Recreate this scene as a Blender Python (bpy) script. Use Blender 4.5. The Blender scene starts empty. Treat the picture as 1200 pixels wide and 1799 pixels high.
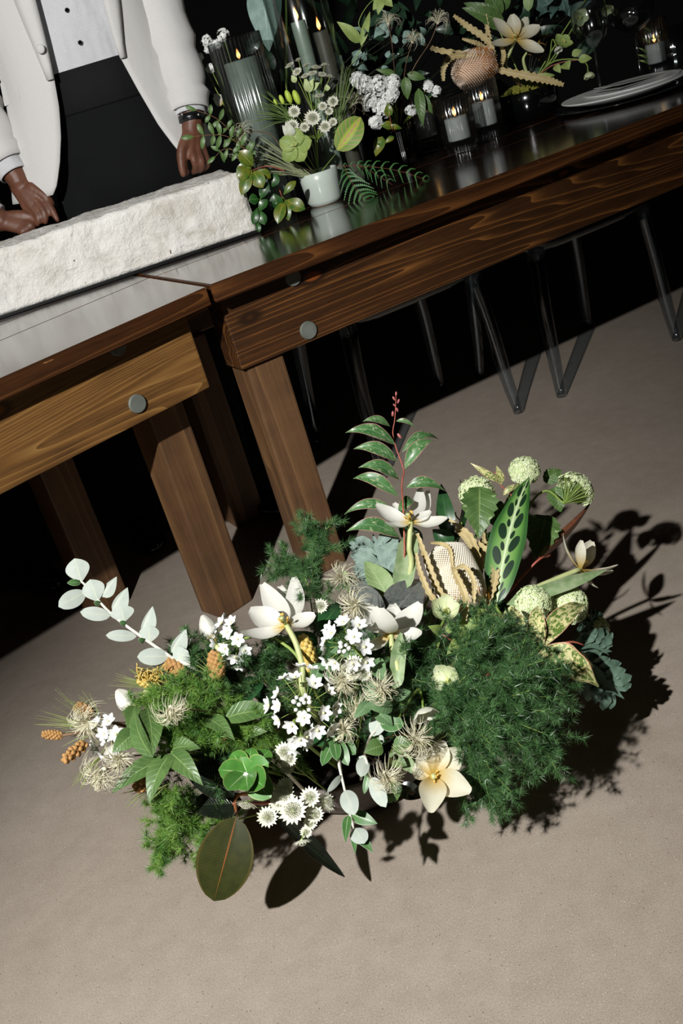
import bpy, bmesh, math, random
import numpy as np
from mathutils import Vector, Matrix
random.seed(7); RNG = np.random.default_rng(7)
S = bpy.context.scene
COL = S.collection

# ------------------------------------------------------------------ camera
FPX, TH, RO, HC = 1850.0, math.radians(23.35), math.radians(16.86), 1.14
_u0 = Vector((0, math.sin(TH), math.cos(TH))); CW = Vector((0, math.cos(TH), -math.sin(TH)))
CR = math.cos(RO)*Vector((1, 0, 0)) - math.sin(RO)*_u0
CU = math.sin(RO)*Vector((1, 0, 0)) + math.cos(RO)*_u0
CP = Vector((0, 0, HC))
cam_data = bpy.data.cameras.new('camera'); cam = bpy.data.objects.new('camera', cam_data); COL.objects.link(cam)
cam.matrix_world = Matrix(((CR.x, CU.x, -CW.x, 0), (CR.y, CU.y, -CW.y, 0), (CR.z, CU.z, -CW.z, HC), (0, 0, 0, 1)))
cam_data.sensor_fit = 'VERTICAL'; cam_data.sensor_height = 36.0; cam_data.lens = 36.0*FPX/1799.0
cam_data.clip_start = 0.02
S.camera = cam

# ------------------------------------------------------------------ light
world = bpy.data.worlds.new('world'); S.world = world; world.use_nodes = True
world.node_tree.nodes['Background'].inputs[0].default_value = (0.75, 0.85, 1.0, 1)
world.node_tree.nodes['Background'].inputs[1].default_value = 0.004
FLASH = Vector((-1.0, -0.42, 2.2))                       # the photographer's flash, up and to the left; its second beam is added
def flash(aim, watts, cone):
    fl = bpy.data.lights.new('flash_beam', 'SPOT'); o = bpy.data.objects.new('flash_beam', fl); COL.objects.link(o); o.location = FLASH
    fl.energy = watts; fl.color = (1.0, 0.985, 0.965); fl.spot_size = math.radians(cone); fl.spot_blend = 1.0; fl.shadow_soft_size = 0.03
    o.rotation_euler = (Vector(aim) - FLASH).to_track_quat('-Z', 'Y').to_euler()
flash((-0.12, 1.28, 0.1), 530, 49)                        # head aimed at the floor flowers
flash((-0.12, 2.85, 1.2), 510, 50)                       # added second beam from the same spot, brightens table and people
S.view_settings.view_transform = 'Standard'; S.view_settings.look = 'None'
S.view_settings.exposure = 0.0; S.view_settings.gamma = 1.0; S.view_settings.use_curve_mapping = False

# ------------------------------------------------------------------ pixel helpers (1200 x 1799)
def ray(px, py): return (px-600)*CR - (py-899.5)*CU + FPX*CW
def onz(px, py, z=0.0):
    d = ray(px, py); return CP + d*((z-HC)/d.z)
def ony(px, py, y):
    d = ray(px, py); return CP + d*(y/d.y)
def onplane(px, py, p0, n):
    d = ray(px, py); return CP + d*((p0-CP).dot(n)/d.dot(n))
def mpp(p): return (Vector(p)-CP).dot(CW)/FPX          # metres for one pixel at a point

# ------------------------------------------------------------------ mesh building
class MB:
    def __init__(s): s.v = []; s.f = []; s.m = []; s.uv = []; s.sm = []
    def add(s, verts, faces, mi=0, uvs=None, smooth=True):
        o = len(s.v); s.v.extend(tuple(v) for v in verts)
        for k, f in enumerate(faces):
            s.f.append(tuple(o+i for i in f)); s.m.append(mi); s.sm.append(smooth)
            s.uv.extend([uvs[i] for i in f] if uvs else [(0, 0)]*len(f))
        return s
    def build(s, name, mats, parent=None, origin=None):
        o = Vector(origin) if origin is not None else (ORG.get(parent.name, Vector()) if parent else Vector())
        me = bpy.data.meshes.new(name)
        me.from_pydata([(v[0]-o.x, v[1]-o.y, v[2]-o.z) for v in s.v], [], s.f)
        if not isinstance(mats, (list, tuple)): mats = [mats]
        for m in mats: me.materials.append(m)
        me.polygons.foreach_set('material_index', s.m); me.polygons.foreach_set('use_smooth', s.sm)
        ul = me.uv_layers.new(name='uv'); ul.data.foreach_set('uv', [c for t in s.uv for c in t])
        me.update()
        ob = bpy.data.objects.new(name, me); COL.objects.link(ob)
        if parent: ob.parent = parent; ORG[ob.name] = o
        else: ob.location = o; ORG[ob.name] = o
        return ob
    # ---- shapes
    def tube(s, pts, rad, n=8, mi=0, caps=True, flat=1.0):
        pts = [Vector(p) for p in pts]; N = len(pts)
        if not hasattr(rad, '__len__'): rad = [rad]*N
        t0 = (pts[1]-pts[0]).normalized(); a = t0.orthogonal().normalized(); V = []; UV = []
        for i, p in enumerate(pts):
            t = (pts[min(i+1, N-1)]-pts[max(i-1, 0)])
            t = t.normalized() if t.length > 1e-9 else t0
            a = (a - t*a.dot(t)); a = a.normalized() if a.length > 1e-6 else t.orthogonal().normalized()
            b = t.cross(a)
            for k in range(n):
                an = 2*math.pi*k/n; V.append(p + (a*math.cos(an) + b*math.sin(an)*flat)*rad[i]); UV.append((k/n, i/(N-1)))
        F = [(i*n+k, i*n+(k+1) % n, (i+1)*n+(k+1) % n, (i+1)*n+k) for i in range(N-1) for k in range(n)]
        if caps: F.append(tuple(range(n-1, -1, -1))); F.append(tuple((N-1)*n+k for k in range(n)))
        return s.add(V, F, mi, UV)
    def lathe(s, prof, c, n=32, mi=0, ax=None, rfun=None, smooth=True):
        c = Vector(c); M = (Vector((0, 0, 1)).rotation_difference(Vector(ax)).to_matrix() if ax is not None else Matrix.Identity(3))
        V = []; UV = []; N = len(prof)
        for i, (r, z) in enumerate(prof):
            for k in range(n):
                an = 2*math.pi*k/n; rr = r*(rfun(an) if rfun else 1)
                V.append(c + M @ Vector((rr*math.cos(an), rr*math.sin(an), z))); UV.append((k/n, i/max(1, N-1)))
        F = [(i*n+k, i*n+(k+1) % n, (i+1)*n+(k+1) % n, (i+1)*n+k) for i in range(N-1) for k in range(n)]
        if prof[0][0] > 1e-6: F.append(tuple(range(n-1, -1, -1)))
        if prof[-1][0] > 1e-6: F.append(tuple((N-1)*n+k for k in range(n)))
        return s.add(V, F, mi, UV, smooth)
    def box(s, x0, x1, y0, y1, z0, z1, mi=0, M=None, bev=0.0):
        bm = bmesh.new(); bmesh.ops.create_cube(bm, size=1)
        for v in bm.verts: v.co = Vector(((x0+x1)/2+v.co.x*(x1-x0), (y0+y1)/2+v.co.y*(y1-y0), (z0+z1)/2+v.co.z*(z1-z0)))
        if bev: bmesh.ops.bevel(bm, geom=bm.edges[:], offset=bev, segments=2, affect='EDGES', profile=.6)
        bm.verts.ensure_lookup_table()
        s.add([(M @ v.co) if M else v.co.copy() for v in bm.verts], [[v.index for v in f.verts] for f in bm.faces], mi, smooth=False)
        bm.free(); return s
    def ball(s, c, r, n=10, mi=0, sc=(1, 1, 1), M=None):
        c = Vector(c); V = []; F = []; h = n//2+1
        for i in range(h+1):
            t = math.pi*i/h
            for k in range(n):
                a = 2*math.pi*k/n; q = Vector((math.sin(t)*math.cos(a)*sc[0], math.sin(t)*math.sin(a)*sc[1], math.cos(t)*sc[2]))*r
                V.append(c + (M @ q if M else q))
        for i in range(h):
            for k in range(n): F.append((i*n+k, (i+1)*n+k, (i+1)*n+(k+1) % n, i*n+(k+1) % n))
        return s.add(V, F, mi)
    def tris(s, V, mi=0):
        """V: numpy (n,3,3) triangles"""
        o = len(s.v); n = len(V); s.v.extend(map(tuple, V.reshape(-1, 3)))
        s.f.extend((o+3*i, o+3*i+1, o+3*i+2) for i in range(n)); s.m.extend([mi]*n); s.sm.extend([False]*n); s.uv.extend([(0, 0), (1, 0), (.5, 1)]*n)
        return s
ORG = {}
def thing(name, label, cat, loc=(0, 0, 0), group=None, rotz=0.0):
    o = bpy.data.objects.new(name, None); COL.objects.link(o); o.empty_display_size = .05
    o.location = loc; o.rotation_euler = (0, 0, rotz); ORG[o.name] = Vector(loc) if not rotz else Vector()
    return tag(o, label, cat, group)
def tag(o, label=None, cat=None, group=None, kind=None):
    if label: o['label'] = label
    if cat: o['category'] = cat
    if group: o['group'] = group
    if kind: o['kind'] = kind
    return o
def inst(name, mesh, parent, M):
    o = bpy.data.objects.new(name, mesh); COL.objects.link(o); o.parent = parent
    o.matrix_local = Matrix.Translation(-ORG[parent.name]) @ M; return o
def spline(P, n=20):
    P = [Vector(p) for p in P]; out = []
    if len(P) < 3:
        return [P[0].lerp(P[-1], i/n) for i in range(n+1)]
    Q = [P[0]*2-P[1]] + P + [P[-1]*2-P[-2]]; m = len(P)-1
    for i in range(n+1):
        u = i/n*m; k = min(int(u), m-1); t = u-k; a, b, c, d = Q[k:k+4]
        out.append(.5*((2*b)+(c-a)*t+(2*a-5*b+4*c-d)*t*t+(3*b-a-3*c+d)*t*t*t))
    return out

# ------------------------------------------------------------------ materials
MATS = {}
def lin(h):
    if isinstance(h, str):
        c = [int(h[i:i+2], 16)/255 for i in (0, 2, 4)]; return tuple(((x+.055)/1.055)**2.4 if x > .04045 else x/12.92 for x in c)
    return h
def newmat(name):
    m = bpy.data.materials.new(name); m.use_nodes = True; nt = m.node_tree
    return m, nt, nt.nodes['Principled BSDF']
def N(nt, t, **kw):
    n = nt.nodes.new(t)
    for k, v in kw.items(): setattr(n, k, v)
    return n
def ramp(nt, fac, stops):
    r = N(nt, 'ShaderNodeValToRGB'); nt.links.new(fac, r.inputs[0]); e = r.color_ramp.elements
    while len(e) < len(stops): e.new(.5)
    for i, (p, c) in enumerate(stops): e[i].position = p; e[i].color = (*lin(c), 1)
    return r.outputs[0]
def mixc(nt, fac, a, b):
    m = N(nt, 'ShaderNodeMix', data_type='RGBA')
    for i, x in ((0, fac), (6, a), (7, b)):
        if hasattr(x, 'links'): nt.links.new(x, m.inputs[i])
        else: m.inputs[i].default_value = x if i == 0 else (*lin(x), 1)
    return m.outputs[2]
def math_(nt, op, a, b=0.0, c=0.0):
    m = N(nt, 'ShaderNodeMath', operation=op)
    for i, x in enumerate((a, b, c)):
        if hasattr(x, 'links'): nt.links.new(x, m.inputs[i])
        else: m.inputs[i].default_value = x
    return m.outputs[0]
def noise(nt, vec, scale, detail=3, rough=.5, dist=0):
    n = N(nt, 'ShaderNodeTexNoise'); n.inputs['Scale'].default_value = scale; n.inputs['Detail'].default_value = detail
    n.inputs['Roughness'].default_value = rough; n.inputs['Distortion'].default_value = dist
    if vec is not None: nt.links.new(vec, n.inputs[0])
    return n.outputs[0]
def bump(nt, b, h, st=.3, d=.002):
    n = N(nt, 'ShaderNodeBump'); n.inputs[0].default_value = st; n.inputs[1].default_value = d
    nt.links.new(h, n.inputs['Height']); nt.links.new(n.outputs[0], b.inputs['Normal'])
def objco(nt, scale=(1, 1, 1)):
    tc = N(nt, 'ShaderNodeTexCoord'); mp = N(nt, 'ShaderNodeMapping'); mp.inputs['Scale'].default_value = scale
    nt.links.new(tc.outputs['Object'], mp.inputs[0]); return mp.outputs[0]
def plain(name, c, rough=.5, c2=None, scale=40, spec=.5, metal=0, coat=0, bumpst=0, sss=0, trans=0):
    if name in MATS: return MATS[name]
    m, nt, b = newmat(name); b.inputs['Roughness'].default_value = rough; b.inputs['Metallic'].default_value = metal
    b.inputs['Specular IOR Level'].default_value = spec; b.inputs['Coat Weight'].default_value = coat
    nz = noise(nt, objco(nt), scale)
    nt.links.new(ramp(nt, nz, [(.3, c), (.7, c2 or c)]), b.inputs['Base Color'])
    if bumpst: bump(nt, b, nz, bumpst)
    if sss: b.inputs['Subsurface Weight'].default_value = sss; b.inputs['Subsurface Radius'].default_value = (.01, .008, .005); b.inputs['Subsurface Scale'].default_value = .3
    MATS[name] = m; return m
def glass(name, tint='ffffff', rough=0.0, ior=1.45):
    if name in MATS: return MATS[name]
    m, nt, b = newmat(name); nt.nodes.remove(b); out = nt.nodes['Material Output']
    tr = N(nt, 'ShaderNodeBsdfTransparent'); tr.inputs[0].default_value = (*lin(tint), 1); gl = N(nt, 'ShaderNodeBsdfGlossy'); gl.inputs['Roughness'].default_value = max(rough, .03)
    fr = N(nt, 'ShaderNodeLayerWeight'); fr.inputs[0].default_value = .5; fac = math_(nt, 'ADD', math_(nt, 'MULTIPLY', math_(nt, 'POWER', fr.outputs['Facing'], 3.0), .85), .085)
    mx = N(nt, 'ShaderNodeMixShader'); nt.links.new(fac, mx.inputs[0]); nt.links.new(tr.outputs[0], mx.inputs[1]); nt.links.new(gl.outputs[0], mx.inputs[2]); nt.links.new(mx.outputs[0], out.inputs[0])
    MATS[name] = m; return m
def leafmat(name, c, c2=None, vein=None, midw=.035, sidev=0, rough=.42, mottle=None, mlo=.5, mscale=60, edge=None, coat=0, spec=.5, trans=.12, sidew=.12, ang=1.1, svein=None, svf=.28, vb=.35):
    """c..c2 along the blade noise, vein colour on the midrib and side veins (uv: x across, y along), blotches, rim"""
    if name in MATS: return MATS[name]
    m, nt, b = newmat(name); b.inputs['Roughness'].default_value = rough; b.inputs['Coat Weight'].default_value = coat; b.inputs['Coat Roughness'].default_value = .15
    b.inputs['Specular IOR Level'].default_value = spec
    uvn = N(nt, 'ShaderNodeUVMap'); sp = N(nt, 'ShaderNodeSeparateXYZ'); nt.links.new(uvn.outputs[0], sp.inputs[0]); u, v = sp.outputs[0], sp.outputs[1]
    oc = objco(nt); col = ramp(nt, noise(nt, oc, mscale, 4), [(.35, c), (.65, c2 or c)])
    dist = math_(nt, 'ABSOLUTE', math_(nt, 'SUBTRACT', u, .5))
    if mottle:
        mm = N(nt, 'ShaderNodeMapping'); mm.inputs['Scale'].default_value = (1.6, 3.2, 1); nt.links.new(uvn.outputs[0], mm.inputs[0])
        ad = N(nt, 'ShaderNodeVectorMath', operation='ADD'); nt.links.new(mm.outputs[0], ad.inputs[0]); 
        oi = N(nt, 'ShaderNodeObjectInfo'); cb = N(nt, 'ShaderNodeCombineXYZ'); nt.links.new(math_(nt, 'MULTIPLY', oi.outputs['Random'], 37.0), cb.inputs[2]); nt.links.new(cb.outputs[0], ad.inputs[1])
        fac = ramp(nt, noise(nt, ad.outputs[0], 3.2, 5, .65, .6), [(mlo, '000000'), (mlo+.06, 'ffffff')]); col = mixc(nt, fac, col, mottle)
    if sidev:
        k = math_(nt, 'SUBTRACT', math_(nt, 'MULTIPLY', v, sidev), math_(nt, 'MULTIPLY', dist, sidev*.35*ang))
        w = math_(nt, 'PINGPONG', k, .5); f = math_(nt, 'MULTIPLY', math_(nt, 'LESS_THAN', w, sidew), svf); col = mixc(nt, f, col, svein or vein or c)
        bump(nt, b, math_(nt, 'MULTIPLY', math_(nt, 'MINIMUM', w, .2), 5.0), vb, .0012)
    if vein and midw:
        f = math_(nt, 'LESS_THAN', dist, math_(nt, 'MULTIPLY', math_(nt, 'SUBTRACT', 1.15, v), midw)); col = mixc(nt, f, col, vein)
    if edge: col = mixc(nt, math_(nt, 'GREATER_THAN', dist, .455), col, edge)
    nt.links.new(col, b.inputs['Base Color'])
    if trans:
        tr = N(nt, 'ShaderNodeBsdfTranslucent'); nt.links.new(col, tr.inputs[0]); mx = N(nt, 'ShaderNodeMixShader'); mx.inputs[0].default_value = trans
        nt.links.new(b.outputs[0], mx.inputs[1]); nt.links.new(tr.outputs[0], mx.inputs[2]); nt.links.new(mx.outputs[0], nt.nodes['Material Output'].inputs[0])
    MATS[name] = m; return m
def wood(name, dark, mid, light, scale=1.0, rough=.35, coat=.3, knots=True, axis='X', seed=0.0, wear=None, ringw=18.0):
    if name in MATS: return MATS[name]
    m, nt, b = newmat(name); b.inputs['Roughness'].default_value = rough; b.inputs['Coat Weight'].default_value = coat; b.inputs['Coat Roughness'].default_value = .12
    tc = N(nt, 'ShaderNodeTexCoord'); mp = N(nt, 'ShaderNodeMapping'); mp.inputs['Location'].default_value = (seed, seed*1.7, seed*.6)
    mp.inputs['Scale'].default_value = {'X': (.32*scale, 5, 8), 'Z': (6, 6, .32*scale)}[axis]; nt.links.new(tc.outputs['Object'], mp.inputs[0])
    sc2 = {'X': (4, 110, 110), 'Z': (110, 110, 4)}[axis]; mp2 = N(nt, 'ShaderNodeMapping'); mp2.inputs['Scale'].default_value = sc2; nt.links.new(tc.outputs['Object'], mp2.inputs[0])
    big = noise(nt, mp.outputs[0], 1.0, 2, .3, .15); cloud = noise(nt, objco(nt, (3, 9, 9)), 1.5, 4, .6)
    rings = math_(nt, 'FRACT', math_(nt, 'MULTIPLY', big, ringw)); rings = math_(nt, 'POWER', rings, 5.0)
    fine = noise(nt, mp2.outputs[0], 1.6, 4, .65)
    col = ramp(nt, math_(nt, 'ADD', math_(nt, 'ADD', math_(nt, 'MULTIPLY', rings, .42), math_(nt, 'MULTIPLY', fine, .5)), math_(nt, 'MULTIPLY', math_(nt, 'SUBTRACT', cloud, .5), .35)), [(.1, dark), (.33, mid), (.72, light)])
    if knots:
        vo = N(nt, 'ShaderNodeTexVoronoi'); vo.inputs['Scale'].default_value = 1.0; mk = N(nt, 'ShaderNodeMapping'); mk.inputs['Scale'].default_value = {'X': (4.2, 9, 9), 'Z': (6, 6, 1.2)}[axis]
        mk.inputs['Location'].default_value = (seed+.3, .4, .2); nt.links.new(tc.outputs['Object'], mk.inputs[0]); nt.links.new(mk.outputs[0], vo.inputs['Vector'])
        d = vo.outputs['Distance']; col = mixc(nt, ramp(nt, d, [(.06, 'ffffff'), (.12, '000000')]), col, '8a4a1c'); col = mixc(nt, ramp(nt, d, [(.09, '000000'), (.12, 'ffffff'), (.14, 'ffffff'), (.2, '000000')]), col, dark)
    if wear:
        wn = ramp(nt, noise(nt, objco(nt, (5, 30, 30)), 2.2, 5, .7), [(.66, '000000'), (.7, 'ffffff')]); col = mixc(nt, wn, col, wear)
    nt.links.new(col, b.inputs['Base Color']); bump(nt, b, fine, .12, .001)
    MATS[name] = m; return m
# ------------------------------------------------------------------ floor
m, nt, b = newmat('concrete'); oc = objco(nt)
big = noise(nt, oc, 2.2, 4, .6); med = noise(nt, oc, 25, 5, .65); fine = noise(nt, oc, 420, 3, .7)
col = ramp(nt, math_(nt, 'ADD', math_(nt, 'MULTIPLY', big, .55), math_(nt, 'MULTIPLY', med, .45)), [(.3, '94887b'), (.7, 'aba093')])
col = mixc(nt, ramp(nt, fine, [(.34, 'aaaaaa'), (.5, '000000')]), col, '5a5046'); col = mixc(nt, ramp(nt, noise(nt, oc, 520, 2, .6), [(.55, '000000'), (.7, 'aaaaaa')]), col, 'd2c7b9')
vo = N(nt, 'ShaderNodeTexVoronoi'); vo.inputs['Scale'].default_value = 260; nt.links.new(oc, vo.inputs['Vector'])
gate = math_(nt, 'GREATER_THAN', N(nt, 'ShaderNodeSeparateColor').outputs[0], .5)
sc = N(nt, 'ShaderNodeSeparateColor'); nt.links.new(vo.outputs['Color'], sc.inputs[0])
spk = math_(nt, 'MULTIPLY', math_(nt, 'LESS_THAN', vo.outputs['Distance'], .16), math_(nt, 'GREATER_THAN', sc.outputs[0], .93))
col = mixc(nt, spk, col, 'd8ccbd'); spd = math_(nt, 'MULTIPLY', math_(nt, 'LESS_THAN', vo.outputs['Distance'], .2), math_(nt, 'LESS_THAN', sc.outputs[1], .03)); col = mixc(nt, spd, col, '4a3a30')
nt.links.new(col, b.inputs['Base Color']); b.inputs['Roughness'].default_value = .42; b.inputs['Specular IOR Level'].default_value = .35; bump(nt, b, math_(nt, 'ADD', fine, med), .35, .0015)
fb = MB(); fb.box(-7.2, 8.2, -5.2, 8.7, -.1, 0); flr = fb.build('floor', m); tag(flr, kind='structure')

drk = plain('dark_wall', '0b0c0c', .9, '0e0f0f', 6)
for nm, a in (('wall_back', (-7, 8, 8.5, 8.7, 0, 4)), ('wall_left', (-7.2, -7, -5, 8.7, 0, 4)), ('wall_right', (8, 8.2, -5, 8.7, 0, 4)), ('wall_front', (-7, 8, -5.2, -5, 0, 4)), ('ceiling', (-7.2, 8.2, -5.2, 8.7, 4, 4.2))):
    tag(MB().box(*a).build(nm, drk), kind='structure')
# ------------------------------------------------------------------ farm tables
steel = plain('brushed_steel', '62675f', .6, '7d827a', 25, metal=.3, spec=.5)
top_m = wood('tabletop_stain', '160d08', '22150d', '2e1d11', rough=.16, coat=.6, knots=False, seed=2.0, ringw=9)
edge_m = wood('edge_stain', '26150a', '482a14', '724824', rough=.4, knots=False, seed=5.0, wear='9a6b42', ringw=30)
apr_r = wood('beam_dark', '2a190c', '452a15', '8a5a2c', rough=.42, coat=.1, seed=3.1, ringw=42)
apr_l = wood('beam_warm', '4a3118', '7a552b', '9f7842', rough=.5, coat=.05, seed=9.4, ringw=60, knots=True)
leg_m = wood('leg_stain', '4a3524', '66492f', '7d5d3c', rough=.5, coat=.0, knots=False, axis='Z', seed=1.0, ringw=10)
grp = 'long wooden farm tables set end to end'
def lvec(a): return Vector((math.cos(a), math.sin(a), 0)), Vector((-math.sin(a), math.cos(a), 0))
TZ = .76
def slab(mb, poly, z0, z1, bev=.006):
    bm = bmesh.new(); vs = [bm.verts.new((p[0], p[1], z0)) for p in poly]; f = bm.faces.new(vs)
    r = bmesh.ops.extrude_face_region(bm, geom=[f]); bmesh.ops.translate(bm, vec=(0, 0, z1-z0), verts=[e for e in r['geom'] if isinstance(e, bmesh.types.BMVert)])
    bmesh.ops.recalc_face_normals(bm, faces=bm.faces[:]); bmesh.ops.bevel(bm, geom=bm.edges[:], offset=bev, segments=2, affect='EDGES')
    bm.verts.ensure_lookup_table()
    for f in bm.faces:
        f.normal_update()
    mb.add([v.co.copy() for v in bm.verts], [[v.index for v in f.verts] for f in bm.faces if f.normal.z > .6], 0, smooth=False)
    o = len(mb.v); mb.add([v.co.copy() for v in bm.verts], [[v.index for v in f.verts] for f in bm.faces if f.normal.z <= .6], 1, smooth=False)
    bm.free(); return mb
# right table: local frame at its front left corner
RC = onz(370, 500, TZ); p2 = onz(1200, 183, TZ); RA = math.atan2(p2.y-RC.y, p2.x-RC.x); rx, ry = lvec(RA); RLEN = 2.45
def Rw(x, y, z): return Vector((RC.x, RC.y, 0)) + rx*x + ry*y + Vector((0, 0, z))
def Rl(p): d = Vector(p)-Vector((RC.x, RC.y, 0)); return d.dot(rx), d.dot(ry), d.z
TR = thing('farm_table', 'dark stained farm table laid with flowers, candles and plates', 'table', (RC.x, RC.y, 0), grp, RA)
pl = Rl(onz(460, 416, TZ)); w1 = pl[1]; RB = [(0, w1), (w1, w1+.19), (w1+.19, w1+.355)]; RWID = RB[-1][1]
for y0, y1 in RB:
    slab(MB(), [(0, y0+.0008), (RLEN, y0+.0008), (RLEN, y1-.0008), (0, y1-.0008)], TZ-.04, TZ, .0025).build('tabletop_board', [top_m, edge_m], TR)
ax0 = Rl(onz(398, 528, .715))[0]; AY = .055
for (y0, y1) in ((AY, AY+.09), (RWID-AY-.09, RWID-AY)):
    MB().box(ax0, RLEN-ax0, y0, y1, .55, .72, bev=.004).build('beam', apr_r, TR)
MB().box(ax0+.3, ax0+.36, AY+.09, RWID-AY-.09, .6, .72, bev=.003).build('cross_beam', apr_r, TR)
lx0 = Rl(onz(453, 652, .55)); lx1 = Rl(onz(522, 624, .55))
LW = .094
for (x, y) in ((lx0[0], AY+.012), (lx0[0], RWID-AY-LW-.012), (RLEN-lx0[0]-LW, AY+.012), (RLEN-lx0[0]-LW, RWID-AY-LW-.012)):
    MB().box(x, x+LW, y, y+LW, 0, .55, bev=.006).build('leg', leg_m, TR)
pn = ry; p0 = Rw(0, AY, 0)
for (px, py, r) in ((514, 488, .0185), (541, 580, .0205)):
    q = Rl(onplane(px, py, p0, pn)); MB().lathe([(r, -.002), (r, .004), (r*.94, .006), (0, .0062)], (q[0], AY, q[2]), 36, ax=(0, -1, 0), smooth=False).build('bolt', steel, TR)
# left table, turned a little towards the camera, its end cut to meet the other
LC = onz(365, 503, TZ); p2 = onz(0, 665, TZ); LA = math.atan2(LC.y-p2.y, LC.x-p2.x); lxv, lyv = lvec(LA); LLEN = 2.2
def Lw(x, y, z): return Vector((LC.x, LC.y, 0)) + lxv*x + lyv*y + Vector((0, 0, z))
def Ll(p): d = Vector(p)-Vector((LC.x, LC.y, 0)); return d.dot(lxv), d.dot(lyv), d.z
TL = thing('farm_table', 'warm brown farm table with plaster block on it and lit apron beam', 'table', (LC.x, LC.y, 0), grp, LA)
sk = Ll(Vector((LC.x, LC.y, 0)) + ry); skx = sk[0]/sk[1]; w1l = Ll(onz(222, 505, TZ))[1]
LBs = [(0, w1l), (w1l, w1l+.19), (w1l+.19, RWID-.03)]
for y0, y1 in LBs:
    slab(MB(), [(-LLEN, y0+.0008), (skx*y0-.003, y0+.0008), (skx*y1-.003, y1-.0008), (-LLEN, y1-.0008)], TZ-.04, TZ, .0025).build('tabletop_board', [top_m, edge_m], TL)
q = Ll(onz(370, 680, .55)); axl = q[0]; AYL = .05
for (y0, y1) in ((AYL, AYL+.06), (RWID-AYL-.06, RWID-AYL)):
    MB().box(-LLEN+.1, axl-.1*(y0 > .3), y0, y1, .55, .715, bev=.004).build('beam', apr_l, TL)
b0 = Ll(onz(393, 1089, 0)); b1 = Ll(onz(250, 1061, 0)); b2 = Ll(onz(313, 1027, 0))
fy = max(AYL+.012, b0[1])
for (x, y) in ((b0[0], fy), (b1[0]-LW, fy+.36), (-LLEN+.2, fy), (-LLEN+.2, fy+.36)):
    MB().box(x, x+LW, y, y+LW, 0, .55, bev=.006).build('leg', leg_m, TL)
MB().box(b0[0]+.02, b0[0]+.07, AYL+.06, RWID-AYL-.06, .58, .715).build('cross_beam', apr_l, TL)
p0 = Lw(0, AYL, 0)
for (px, py, r) in ((205, 608, .0195), (240, 709, .0195)):
    q = Ll(onplane(px, py, p0, lyv)); MB().lathe([(r, -.002), (r, .004), (r*.94, .006), (0, .0062)], (q[0], AYL, q[2]), 36, ax=(0, -1, 0), smooth=False).build('bolt', steel, TL)

# ------------------------------------------------------------------ plaster block on the left table
m, nt, b = newmat('rough_plaster'); oc = objco(nt)
a = noise(nt, oc, 9, 6, .7, .6); c_ = noise(nt, oc, 60, 5, .7)
col = ramp(nt, a, [(.32, 'cdc7bb'), (.5, 'e9e6df'), (.7, 'f2f0ea')]); col = mixc(nt, ramp(nt, noise(nt, oc, 5, 5, .6), [(.62, '000000'), (.72, '999999')]), col, 'b9b2a4')
col = mixc(nt, ramp(nt, noise(nt, oc, 22, 3, .6), [(.69, '000000'), (.705, 'ffffff')]), col, '6b5a4a')
nt.links.new(col, b.inputs['Base Color']); b.inputs['Roughness'].default_value = .85; bump(nt, b, math_(nt, 'ADD', math_(nt, 'MULTIPLY', a, 2.0), c_), .9, .006)
from mathutils import noise as mnoise
BA = onz(455, 409, TZ); BB = onz(0, 561, TZ); bd = (BA-BB).normalized(); bn = Vector((-bd.y, bd.x, 0))
BL0 = BB - bd*.16; BLEN = (BA-BL0).length; zt = onplane(200, 373, BB, bn).z; BDEP = .235
PB = thing('plaster_block', 'long rough white plaster block lying on the left table', 'block', (BL0.x, BL0.y, TZ), None, math.atan2(bd.y, bd.x))
MB().box(-.004, BLEN+.004, -.004, BDEP+.004, .0005, .009, bev=.001).build('base_board', plain('black_board', '0a0a0a', .4), PB)
def blob(mb, x0, x1, y0, y1, z0, z1, st, amp, seed):
    """box skinned with a fine grid, surface pushed in and out by noise, edges crumbled"""
    bm = bmesh.new(); idx = {}
    nx, ny, nz = [max(2, int((b-a)/st)) for a, b in ((x0, x1), (y0, y1), (z0, z1))]
    def P(i, j, k):
        if (i, j, k) in idx: return idx[i, j, k]
        p = Vector((x0+(x1-x0)*i/nx, y0+(y1-y0)*j/ny, z0+(z1-z0)*k/nz)); n = Vector(((i == nx)-(i == 0), (j == ny)-(j == 0), (k == nz)-(k == 0)))
        e = sum(1 for c in n if c)
        d = mnoise.fractal(p*14+Vector((seed, 0, 0)), .8, 2.1, 4)*amp + mnoise.fractal(p*55, .9, 2, 3)*amp*.45
        if k == 0: d = 0; n = Vector((0, 0, 0))
        p = p + n*(d - (amp*1.0 if e > 1 else 0)); v = bm.verts.new(p); idx[i, j, k] = v; return v
    for (A, B, f) in ((ny, nz, lambda a, b, s: (s*nx, a, b)), (nx, nz, lambda a, b, s: (a, s*ny, b)), (nx, ny, lambda a, b, s: (a, b, s*nz))):
        for a in range(A):
            for b_ in range(B):
                for s in (0, 1):
                    q = [P(*f(a, b_, s)), P(*f(a+1, b_, s)), P(*f(a+1, b_+1, s)), P(*f(a, b_+1, s))]
                    try: bm.faces.new(q)
                    except ValueError: pass
    bmesh.ops.recalc_face_normals(bm, faces=bm.faces[:]); bm.verts.ensure_lookup_table(); bm.verts.index_update()
    mb.add([v.co.copy() for v in bm.verts], [[v.index for v in f.verts] for f in bm.faces]); bm.free(); return mb
blob(MB(), 0, BLEN, 0, BDEP, .009, zt-TZ, .008, .0045, 3.0).build('plaster_body', MATS.setdefault('rough_plaster', m), PB)

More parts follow.
